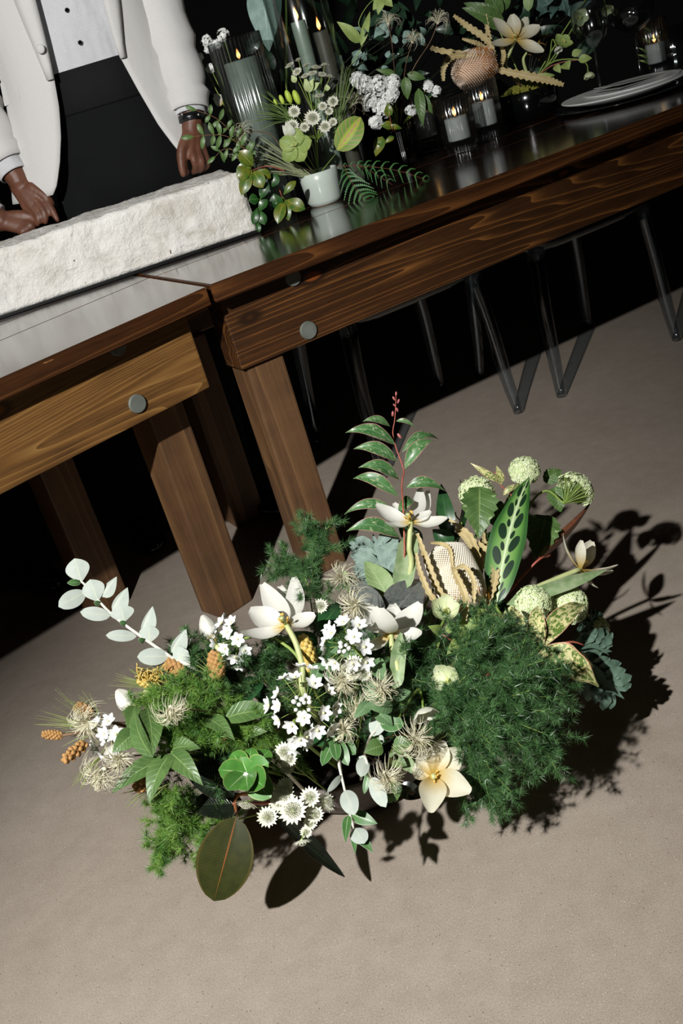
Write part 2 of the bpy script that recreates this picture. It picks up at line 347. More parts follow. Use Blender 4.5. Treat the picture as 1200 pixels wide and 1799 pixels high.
# ------------------------------------------------------------------ clear acrylic chairs behind the right table
acr = glass('clear_acrylic', 'ccd5dc', .08, 1.49)
def chair(legs, label):
    """legs: front left, front right on the floor"""
    fl_, fr_ = legs; x = (fr_-fl_); wd = x.length; x.normalize(); y = Vector((-x.y, x.x, 0)); c = (fl_+fr_)/2 + y*.2
    ang = math.atan2(x.y, x.x); t = thing('clear_chair', label, 'chair', c, 'clear acrylic chairs along the far side of the table', ang); dp = .42; h = wd/2
    b = MB(); V = []; n = 28
    for z, k in ((.435, .94), (.45, 1.0), (.462, 1.0), (.468, .97)):
        for i in range(n):
            a = 2*math.pi*i/n; ca, sa = math.cos(a), math.sin(a); e = .45
            V.append(((h+.0)*k*math.copysign(abs(ca)**e, ca), .21*k*math.copysign(abs(sa)**e, sa), z))
    F = [(r*n+i, r*n+(i+1) % n, (r+1)*n+(i+1) % n, (r+1)*n+i) for r in range(3) for i in range(n)] + [tuple(range(n-1, -1, -1)), tuple(3*n+i for i in range(n))]
    b.add(V, F).build('seat', acr, t)
    for sx in (-1, 1):
        for sy in (-1, 1):
            top = Vector((sx*(h-.035), sy*.17, .44)); ft = Vector((sx*h, sy*(.205 if sy < 0 else .22), 0)); 
            pts = spline([top, top.lerp(ft, .35)+Vector((sx*.004, sy*-.004, 0)), top.lerp(ft, .75)+Vector((0, sy*-.004, 0)), ft], 12)
            MB().tube(pts, [.027-.011*i/12 for i in range(13)], 8).build('leg', acr, t)
    pts = [Vector((math.cos(a)*.195, .21+.05*math.sin(a), .68+.235*math.sin(a))) for a in [math.radians(-90+360*i/36) for i in range(36)]]
    b = MB(); V = []; n = 36
    for k, dy in ((0.02, 0), (1, 0), (1, .012), (.02, .012)):
        for p in pts: V.append((p.x*k, .21+(p.y-.21)*k+dy, .68+(p.z-.68)*k))
    b.add(V, [(r*n+i, r*n+(i+1) % n, (r+1)*n+(i+1) % n, (r+1)*n+i) for r in range(3) for i in range(n)]).build('backrest', acr, t)
    for sx in (-1, 1):
        MB().tube(spline([(sx*(h-.02), .17, .45), (sx*.19, .22, .56), (sx*.185, .23, .68)], 8), .013, 6).build('back_post', acr, t)
    return t
ch = chair((onz(672, 838), onz(910, 724)), 'clear acrylic chair whose front leg stands beside tall leafy spray')
ch = chair((onz(985, 696), onz(1188, 597)), 'clear acrylic chair behind the plates, legs lit on the concrete')
# ------------------------------------------------------------------ people behind the left table
SKIN = plain('skin_brown', '5d3a2a', .5, '6e4633', 30, sss=.08); NAIL = plain('fingernail', '9a6f5c', .35, 'a67c68')
def fabric(name, c, c2, scale=900, rough=.85, sheen=.3, fold=.35):
    m, nt, b = newmat(name); oc = objco(nt); nz = noise(nt, oc, scale, 2); nt.links.new(ramp(nt, nz, [(.3, c), (.7, c2)]), b.inputs['Base Color']); b.inputs['Roughness'].default_value = rough; b.inputs['Sheen Weight'].default_value = sheen; b.inputs['Specular IOR Level'].default_value = .2
    fo = noise(nt, objco(nt, (1, 1, .35)), 14, 2, .5); bump(nt, b, math_(nt, 'ADD', math_(nt, 'MULTIPLY', nz, .15), math_(nt, 'MULTIPLY', fo, 2.2 if fold > .9 else 1.0)), fold, .016); MATS[name] = m; return m
JACK = fabric('ivory_wool', 'cccbc8', 'd6d5d2'); SHIRT = fabric('white_cotton', 'dadbdf', 'e4e5e8', fold=1.0); BLK = fabric('black_wool', '070809', '0b0d0f', sheen=.05); DKSUIT = fabric('dark_suit', '0a0c0f', '101318', sheen=.05)
SHOE = plain('black_leather', '060606', .25, '0c0c0c', coat=.4); JET = plain('black_stud', '050505', .15, coat=.8)
def ring(c, a, b, n=40, e=.85, tilt=None):
    out = []
    for k in range(n):
        q = 2*math.pi*k/n; x, y = math.cos(q), math.sin(q); out.append(Vector((c[0]+a*math.copysign(abs(x)**e, x), c[1]+b*math.copysign(abs(y)**e, y), c[2])))
    return out
def loft(mb, rings, mi=0, caps=True):
    n = len(rings[0]); V = [v for r in rings for v in r]; F = [(i*n+k, i*n+(k+1) % n, (i+1)*n+(k+1) % n, (i+1)*n+k) for i in range(len(rings)-1) for k in range(n)]
    if caps: F += [tuple(range(n-1, -1, -1)), tuple((len(rings)-1)*n+k for k in range(n))]
    return mb.add(V, F, mi)
def voxel(mb, name, mat, parent, vs=.005, smooth=6):
    o = mb.build('tmp_body', mat, None, (0, 0, 0)); md = o.modifiers.new('r', 'REMESH'); md.mode = 'VOXEL'; md.voxel_size = vs; s = o.modifiers.new('s', 'SMOOTH'); s.iterations = smooth; s.factor = .5
    dg = bpy.context.evaluated_depsgraph_get(); me = bpy.data.meshes.new_from_object(o.evaluated_get(dg)); bpy.data.objects.remove(o)
    og = ORG[parent.name]; me.transform(Matrix.Translation(-og)); me.materials.clear(); me.materials.append(mat); me.polygons.foreach_set('use_smooth', [True]*len(me.polygons)); me.name = name
    ob = bpy.data.objects.new(name, me); COL.objects.link(ob); ob.parent = parent; ORG[ob.name] = og; return ob
def limb(mb, pts, rad, n=14, seg=14, flat=1.0):
    p = spline(pts, seg); m_ = len(rad)-1; r = []
    for i in range(seg+1):
        u = i/seg*m_; k = min(int(u), m_-1); r.append(rad[k]+(rad[k+1]-rad[k])*(u-k))
    mb.tube(p, r, n, flat=flat); mb.ball(p[-1], r[-1], 10); mb.ball(p[0], r[0], 10)
def hand(mb, wrist, knuck, fingers, thumb):
    """wrist -> knuckle line (list of 4 points); fingers: 4 lists of joint points after the knuckle; thumb: joints from the palm side"""
    kc = sum(knuck, Vector())/4
    for i, k in enumerate(knuck): limb(mb, [wrist.lerp(kc, .0)+(k-kc)*.45, wrist.lerp(k, .55)+(k-kc)*.1, k], [.0185, .0155, .0115], 10, 8)
    for i, (k, js) in enumerate(zip(knuck, fingers)): limb(mb, [k]+js, [.0108, .0098, .0088, .0074][:len(js)+1], 10, 12)
    limb(mb, thumb, [.016, .0135, .0112, .0092][:len(thumb)], 10, 12)
def shoe(t, heel, toe):
    d = (toe-heel); L_ = d.length; d.normalize(); s_ = Vector((-d.y, d.x, 0)); b = MB(); rs = []
    for u, w, h0, h in ((0, .02, .004, .055), (.04, .033, .003, .075), (.2, .037, .0, .085), (.4, .036, .0, .08), (.6, .044, .0, .058), (.8, .045, 0, .045), (.94, .032, .002, .036), (1.0, .012, .008, .024)):
        c = heel+d*L_*u; rs.append([c+s_*(w*math.copysign(abs(math.cos(q))**.7, math.cos(q)))+Vector((0, 0, (h0+h)/2+(h-h0)/2*math.copysign(abs(math.sin(q))**.75, math.sin(q)))) for q in [2*math.pi*k/20 for k in range(20)]])
    loft(b, rs).build('shoe', SHOE, t)
def person(label, C, feet, hipz, waist, arms, hands, jacket, cuffs, trous, head_z, jk=None, group=None, yaw=0.0, foots=()):
    t = thing('person', label, 'person', (C.x, C.y, 0), group); b = MB(); X, Y = C.x, C.y; k = head_z/1.86
    loft(b, [ring((X, Y, z*k), a*.92, d*.92, 32) for z, a, d in ((.9, .12, .08), (.97, .15, .10), (1.06, .16, .105), (1.16, .15, .10), (1.3, .165, .11), (1.42, .175, .115), (1.5, .17, .1), (1.56, .11, .08), (1.6, .062, .062), (1.66, .058, .06))])
    hc = Vector((X, Y-.02, 1.74*k)); b.ball(hc, .1, 20, 0, (.78, .95, 1.2)); b.ball(hc+Vector((0, -.03, -.07)), .06, 14, 0, (.9, .9, .9)); limb(b, [hc+Vector((0, -.088, .025)), hc+Vector((0, -.112, -.018))], [.009, .015], 8, 4)
    for s in (-1, 1): b.ball(hc+Vector((s*.08, .01, -.01)), .028, 10, 0, (.3, .7, 1.1)); b.ball(hc+Vector((s*.03, -.085, .012)), .013, 8)
    b.tube([hc+Vector((-.025, -.1, -.055)), hc+Vector((0, -.106, -.053)), hc+Vector((.025, -.1, -.055))], [.004, .008, .004], 8)
    for sgn, f in zip((-1, 1), feet): limb(b, [Vector((X+sgn*.085, Y, .9*k)), Vector((X+sgn*.09, Y, .5*k)).lerp(Vector((f.x, f.y, .5*k)), .55), Vector((f.x, f.y, .09))], [.085, .058, .05, .036], 14, 16)
    for a in arms: limb(b, a, [.05, .045, .042, .029], 12, 16)
    for h in hands: hand(b, *h)
    voxel(b, 'body', SKIN, t, .0042, 3)
    hb = MB(); hb.ball(hc+Vector((0, .02, .03)), .106, 20, 0, (.8, .95, 1.1)); hb.build('hair', plain('black_hair', '0c0a09', .7), t)
    for s in (-1, 1): MB().ball(hc+Vector((s*.03, -.0935, .012)), .0085, 8).build('eye', plain('eye_white', 'e8e4dc', .3), t)
    # trousers
    tb = MB(); loft(tb, [ring((X, Y, z), a, d) for z, a, d in ((.83*k, .16, .115), (.88*k, .178, .128), (.97*k, .182, .132), (hipz, .178, .128), (waist-.06, .165, .12), (waist, .162, .118))])
    for sgn, f in zip((-1, 1), feet):
        hp = Vector((X+sgn*.09, Y, .95*k)); kn = Vector((X+sgn*.09, Y, .5*k)).lerp(Vector((f.x, f.y, .5*k)), .55); limb(tb, [hp, kn, Vector((f.x, f.y, .085))], [.1, .078, .066], 18, 18)
    voxel(tb, 'trousers', trous, t, .008, 4)
    for (h_, t_) in foots: shoe(t, h_, t_)
    return t
gy = 3.07; gx = ony(152, 112, 2.96).x
# arms from pixels: left arm (hangs beside the candle) and right arm
la = [ony(276, 0, 3.04), ony(300, 70, 3.02), ony(322, 140, 3.0), ony(338, 214, 2.965)]
sh = la[0] + (la[0]-la[1])*1.9; sh.y = 3.08; larm = [sh, la[0], la[2], la[3]]
ra = [ony(-42, 160, 3.06), ony(-12, 240, 3.02), ony(33, 318, 2.975)]; shr = Vector((gx-.17, 3.08, sh.z)); rarm = [shr, ra[0]+Vector((.0, .03, .05)), ra[1], ra[2]]
bt = Vector((0, 0, zt+.002))
def hp_(px, py, y): return ony(px, py, y)
lw = ony(339, 222, 2.96); lk = [ony(322, 258, 2.945), ony(335, 262, 2.935), ony(347, 264, 2.945), ony(357, 262, 2.965)]
lhand = (lw, lk, [[hp_(323, 280, 2.925), hp_(325, 296, 2.925), hp_(328, 304, 2.93)], [hp_(341, 282, 2.915), hp_(343, 296, 2.925), hp_(340, 303, 2.94)], [hp_(354, 283, 2.92), hp_(354, 295, 2.93), hp_(349, 301, 2.945)], [hp_(364, 281, 2.94), hp_(363, 292, 2.945), hp_(357, 298, 2.955)]], [hp_(330, 238, 2.945), hp_(319, 264, 2.925), hp_(319, 288, 2.915), hp_(322, 306, 2.912)])
rw = ony(36, 326, 2.975); rk = [ony(76, 346, 2.945), ony(66, 356, 2.935), ony(56, 364, 2.935), ony(47, 368, 2.945)]
rhand = (rw, rk, [[hp_(88, 362, 2.925), hp_(96, 377, 2.915), hp_(101, 386, 2.91)], [hp_(76, 370, 2.92), hp_(80, 382, 2.915), hp_(80, 390, 2.915)], [hp_(66, 378, 2.92), hp_(68, 388, 2.915), hp_(66, 394, 2.92)], [hp_(55, 381, 2.93), hp_(56, 390, 2.925), hp_(54, 396, 2.93)]], [hp_(56, 330, 2.955), hp_(78, 344, 2.94), hp_(90, 358, 2.935)])
fR, fL = Vector((-.58, 2.93, 0)), onz(420, 872); fL.y += .03
t = person('person in ivory dinner jacket and black trousers resting both hands on the plaster block', Vector((gx, gy, 0)), (fR, fL), 1.08, ony(150, 113, 2.96).z, (rarm, larm), (rhand, lhand), JACK, SHIRT, BLK, 2.02, foots=((fR+Vector((-.01, .05, 0)), fR+Vector((.05, -.2, 0))), (fL+Vector((-.04, .05, 0)), onz(497, 906))))
PG = t
# shirt front
b = MB(); loft(b, [ring((gx, gy, z), a, d) for z, a, d in ((1.14, .166, .117), (1.25, .168, .122), (1.33, .172, .126), (1.45, .182, .130), (1.58, .186, .128), (1.66, .17, .112), (1.72, .11, .085), (1.745, .07, .07))]); SHO = b.build('shirt', SHIRT, PG)
MB().lathe([(.066, 0), (.069, .004), (.07, .05), (.066, .052)], (gx, gy, 1.735), 24).build('collar', SHIRT, SHO)
wz = ony(150, 113, 2.96).z
loft(MB(), [ring((gx, gy, z), a, d) for z, a, d in ((wz-.105, .173, .124), (wz-.1, .175, .126), (wz-.004, .171, .1235), (wz, .168, .121))]).build('waistband', fabric('waistband_satin', '060708', '0a0b0c', rough=.7, sheen=.02), PG)
for (px, py) in ((118, 18), (141, 75), (97, -42)):
    q = ony(px, py, gy-.128); MB().lathe([(.0055, 0), (.006, .002), (.0035, .0045), (0, .005)], q, 16, ax=(0, -1, .1)).build('shirt_stud', JET, SHO)
# jacket: shell round the torso, open at the front along the edges the photo shows
eL = [ony(*p, gy-.16) for p in ((46, -60), (62, 0), (77, 60), (92, 130), (103, 190), (107, 240), (106, 285), (101, 325), (92, 345))]; eR = [ony(*p, gy-.16) for p in ((165, -60), (180, 0), (195, 56), (206, 94), (240, 157), (277, 221), (300, 252), (316, 272))]
def xat(E_, z):
    E_ = sorted(E_, key=lambda v: v.z)
    if z <= E_[0].z: return E_[0].x
    for p, q in zip(E_, E_[1:]):
        if p.z <= z <= q.z: return p.x+(q.x-p.x)*(z-p.z)/max(1e-6, q.z-p.z)
    return E_[-1].x
JZ0 = min(v.z for v in eL)+.002; rows = []; nz_ = 40; na = 64
for i in range(nz_+1):
    z = JZ0+(1.70-JZ0)*i/nz_; u = i/nz_; a = .248-.045*math.sin(math.pi*min(1, u*1.25))**1.2-.012*u; d = .168-.02*math.sin(math.pi*min(1, u*1.2)); a *= 1 if z < 1.6 else 1-.35*((z-1.6)/.1)**2; d *= 1 if z < 1.6 else 1-.3*((z-1.6)/.1)**2
    xl, xr = xat(eL, z)-gx, xat(eR, z)-gx; e = .85
    al = a*(1+.28*(1-u)); fl_ = -math.pi+math.acos(max(-1, min(1, (min(al, abs(xl))/al)**(1/e)))) if xl < 0 else -math.pi/2; fr_ = -math.acos(max(0, min(1, (min(a*.999, max(0, xr))/a)**(1/e))))
    row = []
    for k in range(na+1):
        q = fl_ - (2*math.pi-(fr_-fl_))*k/na; x, y = math.cos(q), math.sin(q); wv = 1+.012*math.sin(q*7+z*9)*(1-u)
        row.append(Vector((gx+(a if x > 0 else a*(1+.28*(1-u)))*math.copysign(abs(x)**e, x)*wv, gy+d*math.copysign(abs(y)**e, y)*wv, z)))
    rows.append(row)
b = MB(); n = na+1; V = [v for r in rows for v in r]; b.add(V, [(i*n+k, i*n+k+1, (i+1)*n+k+1, (i+1)*n+k) for i in range(nz_) for k in range(na)])
jk = b.build('jacket', JACK, PG); sd_ = jk.modifiers.new('th', 'SOLIDIFY'); sd_.thickness = .005; sd_.offset = -1
# shoulders and sleeves
for arm, cuffr in ((larm, .047), (rarm, .047)):
    b = MB(); p = spline([arm[0]+Vector((0, 0, .02))]+list(arm[1:]), 22); p = p[:21] if arm is larm else p[:20]; L_ = len(p); rad = [.072-.02*(i/(L_-1))+.004*math.sin(i*1.9)+(.003*math.sin(i*3.1)) for i in range(L_)]; rad[0] = .06
    b.tube(p, rad, 24, caps=False); b.ball(p[0], .062, 16); sl = b.build('sleeve', JACK, PG); sm = sl.modifiers.new('th', 'SOLIDIFY'); sm.thickness = .003; sm.offset = -1
    e_ = (p[-1]-p[-2]).normalized(); c = p[-1]; big = arm is rarm
    cb = MB(); cb.tube([c-e_*.03, c+e_*(.028 if big else .006), c+e_*(.032 if big else .01)], [.040, .0405, .039], 22, caps=False); cf = cb.build('shirt_cuff', SHIRT, sl); cm = cf.modifiers.new('th', 'SOLIDIFY'); cm.thickness = .002
bb = MB(); e_ = (la[3]-la[2]).normalized(); q = la[3]-e_*.006; bb.tube([q-e_*.009, q+e_*.009], [.037, .0365], 24); WB = bb.build('wrist_band', plain('black_band', '0a0b0d', .3, coat=.3), PG)
q2 = q-CW*.036-CR*.02; MB().ball(q2, .004, 8).build('band_bead', plain('silver_bead', 'c8c8c8', .2, metal=1), WB); MB().ball(q-CW*.034+CR*.022, .004, 8).build('band_bead', plain('silver_bead', 'c8c8c8', .2, metal=1), WB)
def onjacket(px, py): return ony(px, py, gy-.163)
q = onjacket(72, 86); MB().lathe([(.0105, 0), (.0115, .002), (.009, .0045), (0, .005)], q+Vector((0, -.004, 0)), 20, ax=(-.25, -1, 0)).build('jacket_button', JACK, jk)
def jsurf(px, py):
    q = onjacket(px, py)
    for _ in range(6):
        u = (q.z-JZ0)/(1.70-JZ0); a = (.248-.045*math.sin(math.pi*min(1, u*1.25))**1.2-.012*u)*(1+.28*(1-u)); d = .168-.02*math.sin(math.pi*min(1, u*1.2)); r_ = min(.98, abs(q.x-gx)/a); q = ony(px, py, gy-d*(1-r_**(1/.85*1))**.85-.0 if False else gy-d*(max(0, 1-(r_**(2/.85))))**(.85/2))
    return q
pf = [jsurf(*p)+Vector((-.002, -.006, 0)) for p in ((2, 146), (32, 140), (38, 178), (10, 186))]
b = MB(); b.add(pf+[v+Vector((.0, .012, 0)) for v in pf], [(0, 1, 2, 3), (0, 4, 5, 1), (1, 5, 6, 2), (2, 6, 7, 3), (3, 7, 4, 0)], smooth=False).build('pocket_flap', JACK, jk)
for E_, sgn in ((eL, -1), (eR, 1)):
    top = [v for v in E_ if v.z > 1.22]; top.sort(key=lambda v: v.z); b = MB(); V = []
    zs = [1.24+(1.68-1.24)*i/14 for i in range(15)]
    for i, z in enumerate(zs):
        x = xat(E_, z); w_ = .012+.05*math.sin(math.pi*min(.62, i/14*.62+.02)); a = .21; 
        for k in range(4):
            xx = x+sgn*w_*k/3; r_ = min(.97, abs(xx-gx)/.225); V.append(Vector((xx, gy-.158*(1-r_**2.2)**.5-.004-(.004 if 0 < k < 3 else 0), z)))
    b.add(V, [(i*4+k, i*4+k+1, (i+1)*4+k+1, (i+1)*4+k) for i in range(14) for k in range(3)]); lp = b.build('lapel', JACK, jk); lm_ = lp.modifiers.new('th', 'SOLIDIFY'); lm_.thickness = .004

# second person, dark suit, mostly outside the frame: hand on the block, legs under the table
cx = -1.02; w2 = ony(2, 388, 2.945); k2 = [ony(46, 384, 2.935), ony(44, 392, 2.925), ony(40, 399, 2.92), ony(34, 404, 2.92)]
h2 = (w2, k2, [[hp_(58, 386, 2.93), hp_(64, 390, 2.925), hp_(62, 396, 2.925)], [hp_(54, 395, 2.915), hp_(58, 399, 2.915), hp_(54, 402, 2.92)], [hp_(48, 403, 2.91), hp_(50, 405, 2.915), hp_(46, 407, 2.92)], [hp_(40, 408, 2.91), hp_(42, 410, 2.915), hp_(38, 410, 2.92)]], [hp_(18, 380, 2.945), hp_(42, 378, 2.935), hp_(60, 383, 2.93)])
a2 = [Vector((cx+.17, 3.1, 1.5)), Vector((cx+.23, 3.08, 1.22)), ony(-45, 352, 2.97), w2]; o2 = [Vector((cx-.17, 3.1, 1.5)), Vector((cx-.24, 3.1, 1.2)), Vector((cx-.22, 3.05, .98)), Vector((cx-.2, 3.02, .9))]
wr2 = o2[3]; kk = [wr2+Vector((.02-.015*i, -.02, -.075)) for i in range(4)]
h3 = (wr2, kk, [[k_+Vector((0, -.01, -.03)), k_+Vector((.01, -.005, -.055)), k_+Vector((.02, .0, -.065))] for k_ in kk], [wr2+Vector((.015, -.02, -.02)), wr2+Vector((.04, -.035, -.05)), wr2+Vector((.045, -.04, -.085))])
f1, f2 = onz(62, 1010), Vector((-1.18, 2.8, 0))
P2 = person('person in dark suit beside the ivory jacket, hand with white cuff on the block', Vector((cx, 3.12, 0)), (f2, f1), 1.0, 1.1, (o2, a2), (h2, h3), DKSUIT, SHIRT, DKSUIT, 1.84, foots=((f1+Vector((-.06, .08, 0)), onz(105, 1040)), (f2+Vector((0, .05, 0)), f2+Vector((.02, -.22, 0)))))
loft(MB(), [ring((cx, 3.12, z), a, d) for z, a, d in ((.9, .2, .14), (1.0, .2, .14), (1.15, .185, .135), (1.35, .2, .145), (1.48, .205, .135), (1.54, .14, .1), (1.57, .08, .08))]).build('jacket', DKSUIT, P2)
for arm in (a2, o2):
    b = MB(); p = spline(arm, 20)[:18]; b.tube(p, [.07-.024*(i/17) for i in range(18)], 20); sl = b.build('sleeve', DKSUIT, P2); e_ = (p[-1]-p[-2]).normalized(); c = p[-1]
    cb = MB(); cb.tube([c-e_*.02, c+e_*.016, c+e_*.018], [.038, .0385, .036], 20); cb.build('shirt_cuff', SHIRT, sl)
# ------------------------------------------------------------------ plant building blocks
def Y0(py): return 1.62 - (py-850)*.00070          # how far away a stem of the floor bowl stands, from its height in the mound
def P(px, py, dy=0.0): return ony(px, py, Y0(py)+dy)
def V3(p): return p if isinstance(p, Vector) else (P(*p[:3]) if PX is None else PX(*p[:3]))
PX = None
SHAPES = {'ovate': lambda t: (math.sin(math.pi*t**.72))**.85*(1-.12*t), 'lance': lambda t: math.sin(math.pi*t**.85)**.95*(1-.25*t), 'obov': lambda t: math.sin(math.pi*t**1.25)**.75,
          'round': lambda t: math.sin(math.pi*min(1, max(0, t)))**.55, 'strap': lambda t: min(1, (t*9)**.6)*min(1, ((1-t)*2.6)**.75), 'petal': lambda t: (math.sin(math.pi*(t*.86+.09))**.8)*(1-.55*(1-t)**3)}
def camdir(p): return (CP-Vector(p)).normalized()
def leaf(mb, a, b, w, face=None, fold=.25, bend=.12, shape='ovate', nl=9, nw=4, two=True, mi=(0, 1), cup=0.0, twist=0.0, ripple=0.0, thick=.0006, tipbend=0.0, serr=None, arc=0.0):
    """curved blade from a to b, w = full width; face = the way the upper side looks; both sides built, mi = (upper, under)"""
    a, b = Vector(a), Vector(b); ax = b-a; ln = ax.length; t_ = ax/ln
    n = Vector(face) if face is not None else camdir((a+b)/2)
    n = n - t_*n.dot(t_); n = n.normalized() if n.length > 1e-6 else t_.orthogonal().normalized(); s_ = t_.cross(n)
    f = SHAPES[shape]; V = []; UV = []; ph = random.random()*6
    for i in range(nl+1):
        t = i/nl; ww = max(w*.5*f(t), w*.012); an = twist*t
        c = a + ax*t + n*(ln*(bend*4*t*(1-t) - tipbend*t*t*t)) + Vector((0, 0, arc*ln*4*t*(1-t)))
        sx, nx = s_*math.cos(an)+n*math.sin(an), n*math.cos(an)-s_*math.sin(an)
        for k in range(nw+1):
            v = 2*k/nw-1; wk = ww
            if serr and abs(v) > .99: wk = ww*(1+serr*(1 if i % 2 else -1))
            V.append(c + sx*(wk*v) + nx*(fold*abs(v)*ww + cup*v*v*ww + ripple*w*math.sin(t*17+ph+v*2)*abs(v))); UV.append((k/nw, t))
    F = [(i*(nw+1)+k, i*(nw+1)+k+1, (i+1)*(nw+1)+k+1, (i+1)*(nw+1)+k) for i in range(nl) for k in range(nw)]
    mb.add(V, F, mi[0], UV)
    if two: mb.add([Vector(v)-n*thick for v in V], [tuple(reversed(q)) for q in F], mi[1], UV)
    return mb
def stemtube(mb, pts, r0, r1=None, n=7, mi=0, seg=16):
    p = spline([V3(q) for q in pts], seg); r1 = r0 if r1 is None else r1
    return mb.tube(p, [r0+(r1-r0)*i/seg for i in range(seg+1)], n, mi)
def basis(d):
    d = Vector(d).normalized(); a = d.orthogonal().normalized(); return a, d.cross(a), d
def rdir(d, spread):
    a, b, c = basis(d); th = math.acos(1-random.random()*(1-math.cos(spread))); ph = random.random()*2*math.pi
    return (a*math.cos(ph)+b*math.sin(ph))*math.sin(th)+c*math.cos(th)
def frame(p, d, s=1.0, roll=0.0):
    a, b, c = basis(d); a2 = a*math.cos(roll)+b*math.sin(roll); b2 = c.cross(a2)
    return Matrix(((a2.x*s, b2.x*s, c.x*s, p[0]), (a2.y*s, b2.y*s, c.y*s, p[1]), (a2.z*s, b2.z*s, c.z*s, p[2]), (0, 0, 0, 1)))

# ---- materials
green_stem = plain('green_stem', '6f8a3a', .5, '8aa050'); pale_stem = plain('pale_stem', 'b3bd7e', .5, 'c4cc92'); brown_stem = plain('woody_stem', '5d4632', .7, '7a5f46')
red_stem = plain('red_stem', '9c4a3e', .5, 'b86a58'); yel = plain('stamen_yellow', 'd9a83a', .6, 'e8c46a'); silver_stem = plain('felted_stem', 'd8d6c4', .8, 'e6e4d6')
PET = leafmat('tulip_petal', 'f0efe0', 'f6f5ea', vein='ecdf96', midw=.04, sidev=0, rough=.45, trans=.22, mscale=20)
def petalmat(name, white, base, bl=.32):
    m, nt, b = newmat(name); uvn = N(nt, 'ShaderNodeUVMap'); sp = N(nt, 'ShaderNodeSeparateXYZ'); nt.links.new(uvn.outputs[0], sp.inputs[0])
    mp = N(nt, 'ShaderNodeMapping'); mp.inputs['Scale'].default_value = (26, 1.5, 1); nt.links.new(uvn.outputs[0], mp.inputs[0]); st = noise(nt, mp.outputs[0], 2.0, 2)
    f = math_(nt, 'ADD', sp.outputs[1], math_(nt, 'MULTIPLY', math_(nt, 'SUBTRACT', st, .5), .35)); col = ramp(nt, f, [(.06, base), (bl, white), (1, white)])
    nt.links.new(col, b.inputs['Base Color']); b.inputs['Roughness'].default_value = .45; bump(nt, b, st, .25, .0012)
    tr = N(nt, 'ShaderNodeBsdfTranslucent'); nt.links.new(col, tr.inputs[0]); mx = N(nt, 'ShaderNodeMixShader'); mx.inputs[0].default_value = .34
    nt.links.new(b.outputs[0], mx.inputs[1]); nt.links.new(tr.outputs[0], mx.inputs[2]); nt.links.new(mx.outputs[0], nt.nodes['Material Output'].inputs[0]); MATS[name] = m; return m
TUL = petalmat('white_tulip', 'f3f2e8', 'e0c258', .3); TULY = petalmat('creamy_tulip', 'e8e5ce', 'd0b04e', .62)
HEL = leafmat('hellebore_sepal', 'e6ebc8', 'd2dcaa', vein='b9cc84', midw=.03, sidev=9, sidew=.06, rough=.5, trans=.2)
HELG = leafmat('green_hellebore', 'a6b86c', '8fa65a', vein='84a04e', midw=.03, sidev=9, sidew=.06, rough=.5, trans=.15)
LEAFG = leafmat('green_leaf', '4a6836', '5a7840', vein='7c955a', midw=.03, sidev=8, sidew=.07, rough=.42)
LEAFU = leafmat('pale_underside', '86a067', '95ad78', vein='a9bd8c', midw=.03, sidev=8, sidew=.06, rough=.6)
SILV = leafmat('silver_felt', 'b9c1b8', 'aeb8ae', vein='c6cbb4', midw=.03, rough=.9, spec=.1, trans=.03); SILVG = leafmat('silver_leaf_upper', '46703a', '527c44', vein='9cb488', midw=.04, rough=.4, edge='8fa886')
ROUNDG = leafmat('rosette_leaf', '487c34', '58903e', vein='a4c088', midw=.035, rough=.32, edge='7f9c50', coat=.15)
RUB = leafmat('rubber_leaf', '2a2f14', '353817', vein='7a4a22', midw=.018, sidev=26, sidew=.05, svein='42421c', vb=.1, rough=.25, coat=.5, trans=0, edge='46401c'); RUBD = leafmat('rubber_leaf_dark', '10160f', '181e16', vein='2f3a2a', midw=.02, sidev=22, sidew=.05, rough=.2, coat=.8, trans=0)
RUBU = leafmat('rubber_underside', '4f4a33', '5d553b', vein='6f5236', midw=.05, rough=.5, trans=0)
GREYL = leafmat('pewter_leaf', '565b58', '6c716d', vein='8b8f88', midw=.012, rough=.3, coat=.5, trans=0, mscale=200)
LEUC = leafmat('leucothoe_leaf', '3f6f3c', '5d8a52', vein='7fa27a', midw=.03, rough=.38, mottle='a9b68c', mlo=.56, edge='b98a80', coat=.2); VARI = leafmat('variegated_leaf', 'e6dfa6', 'ddd691', vein='c9cf86', midw=.02, rough=.42, mottle='63803a', mlo=.48, edge='c9a07c', coat=.1)
BLUE = leafmat('blue_grey_leaf', '74897f', '869c90', vein='9db0a2', midw=.02, rough=.65, trans=.05)
SERR = leafmat('banksia_leaf', 'b3a06c', 'c4b383', vein='d0c39c', midw=.05, rough=.6, trans=.05); OLIVE = leafmat('small_leaf', '4c6a34', '5d7c40', vein='86a060', midw=.04, rough=.45)
PIER = leafmat('pieris_leaf', '3f6a22', '7a7a24', vein='96a04a', midw=.03, rough=.38, coat=.15, mottle='7a4a1a', mlo=.62); PIERG = leafmat('pieris_green', '1f4a1c', '2e5c24', vein='5c8040', midw=.03, rough=.38, coat=.15)
FERN = leafmat('fern_leaf', '2f6a2c', '3f7c38', rough=.5, trans=.1); BROWNL = leafmat('bronze_leaf', '5c3a2a', '7a4c36', vein='9c6a4a', midw=.03, rough=.3, coat=.4)
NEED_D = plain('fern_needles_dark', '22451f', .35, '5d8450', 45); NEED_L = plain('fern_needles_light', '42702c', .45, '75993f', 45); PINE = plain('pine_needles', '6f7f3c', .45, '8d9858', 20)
HAIR = plain('seed_silk', 'd8d2ae', .4, 'ece8d0', 90); CONE = plain('pollen_cone', '9c7440', .75, 'b88d56', 120, bumpst=.4); GREV = plain('grevillea', 'bfa048', .5, 'd0ba6c', 60)
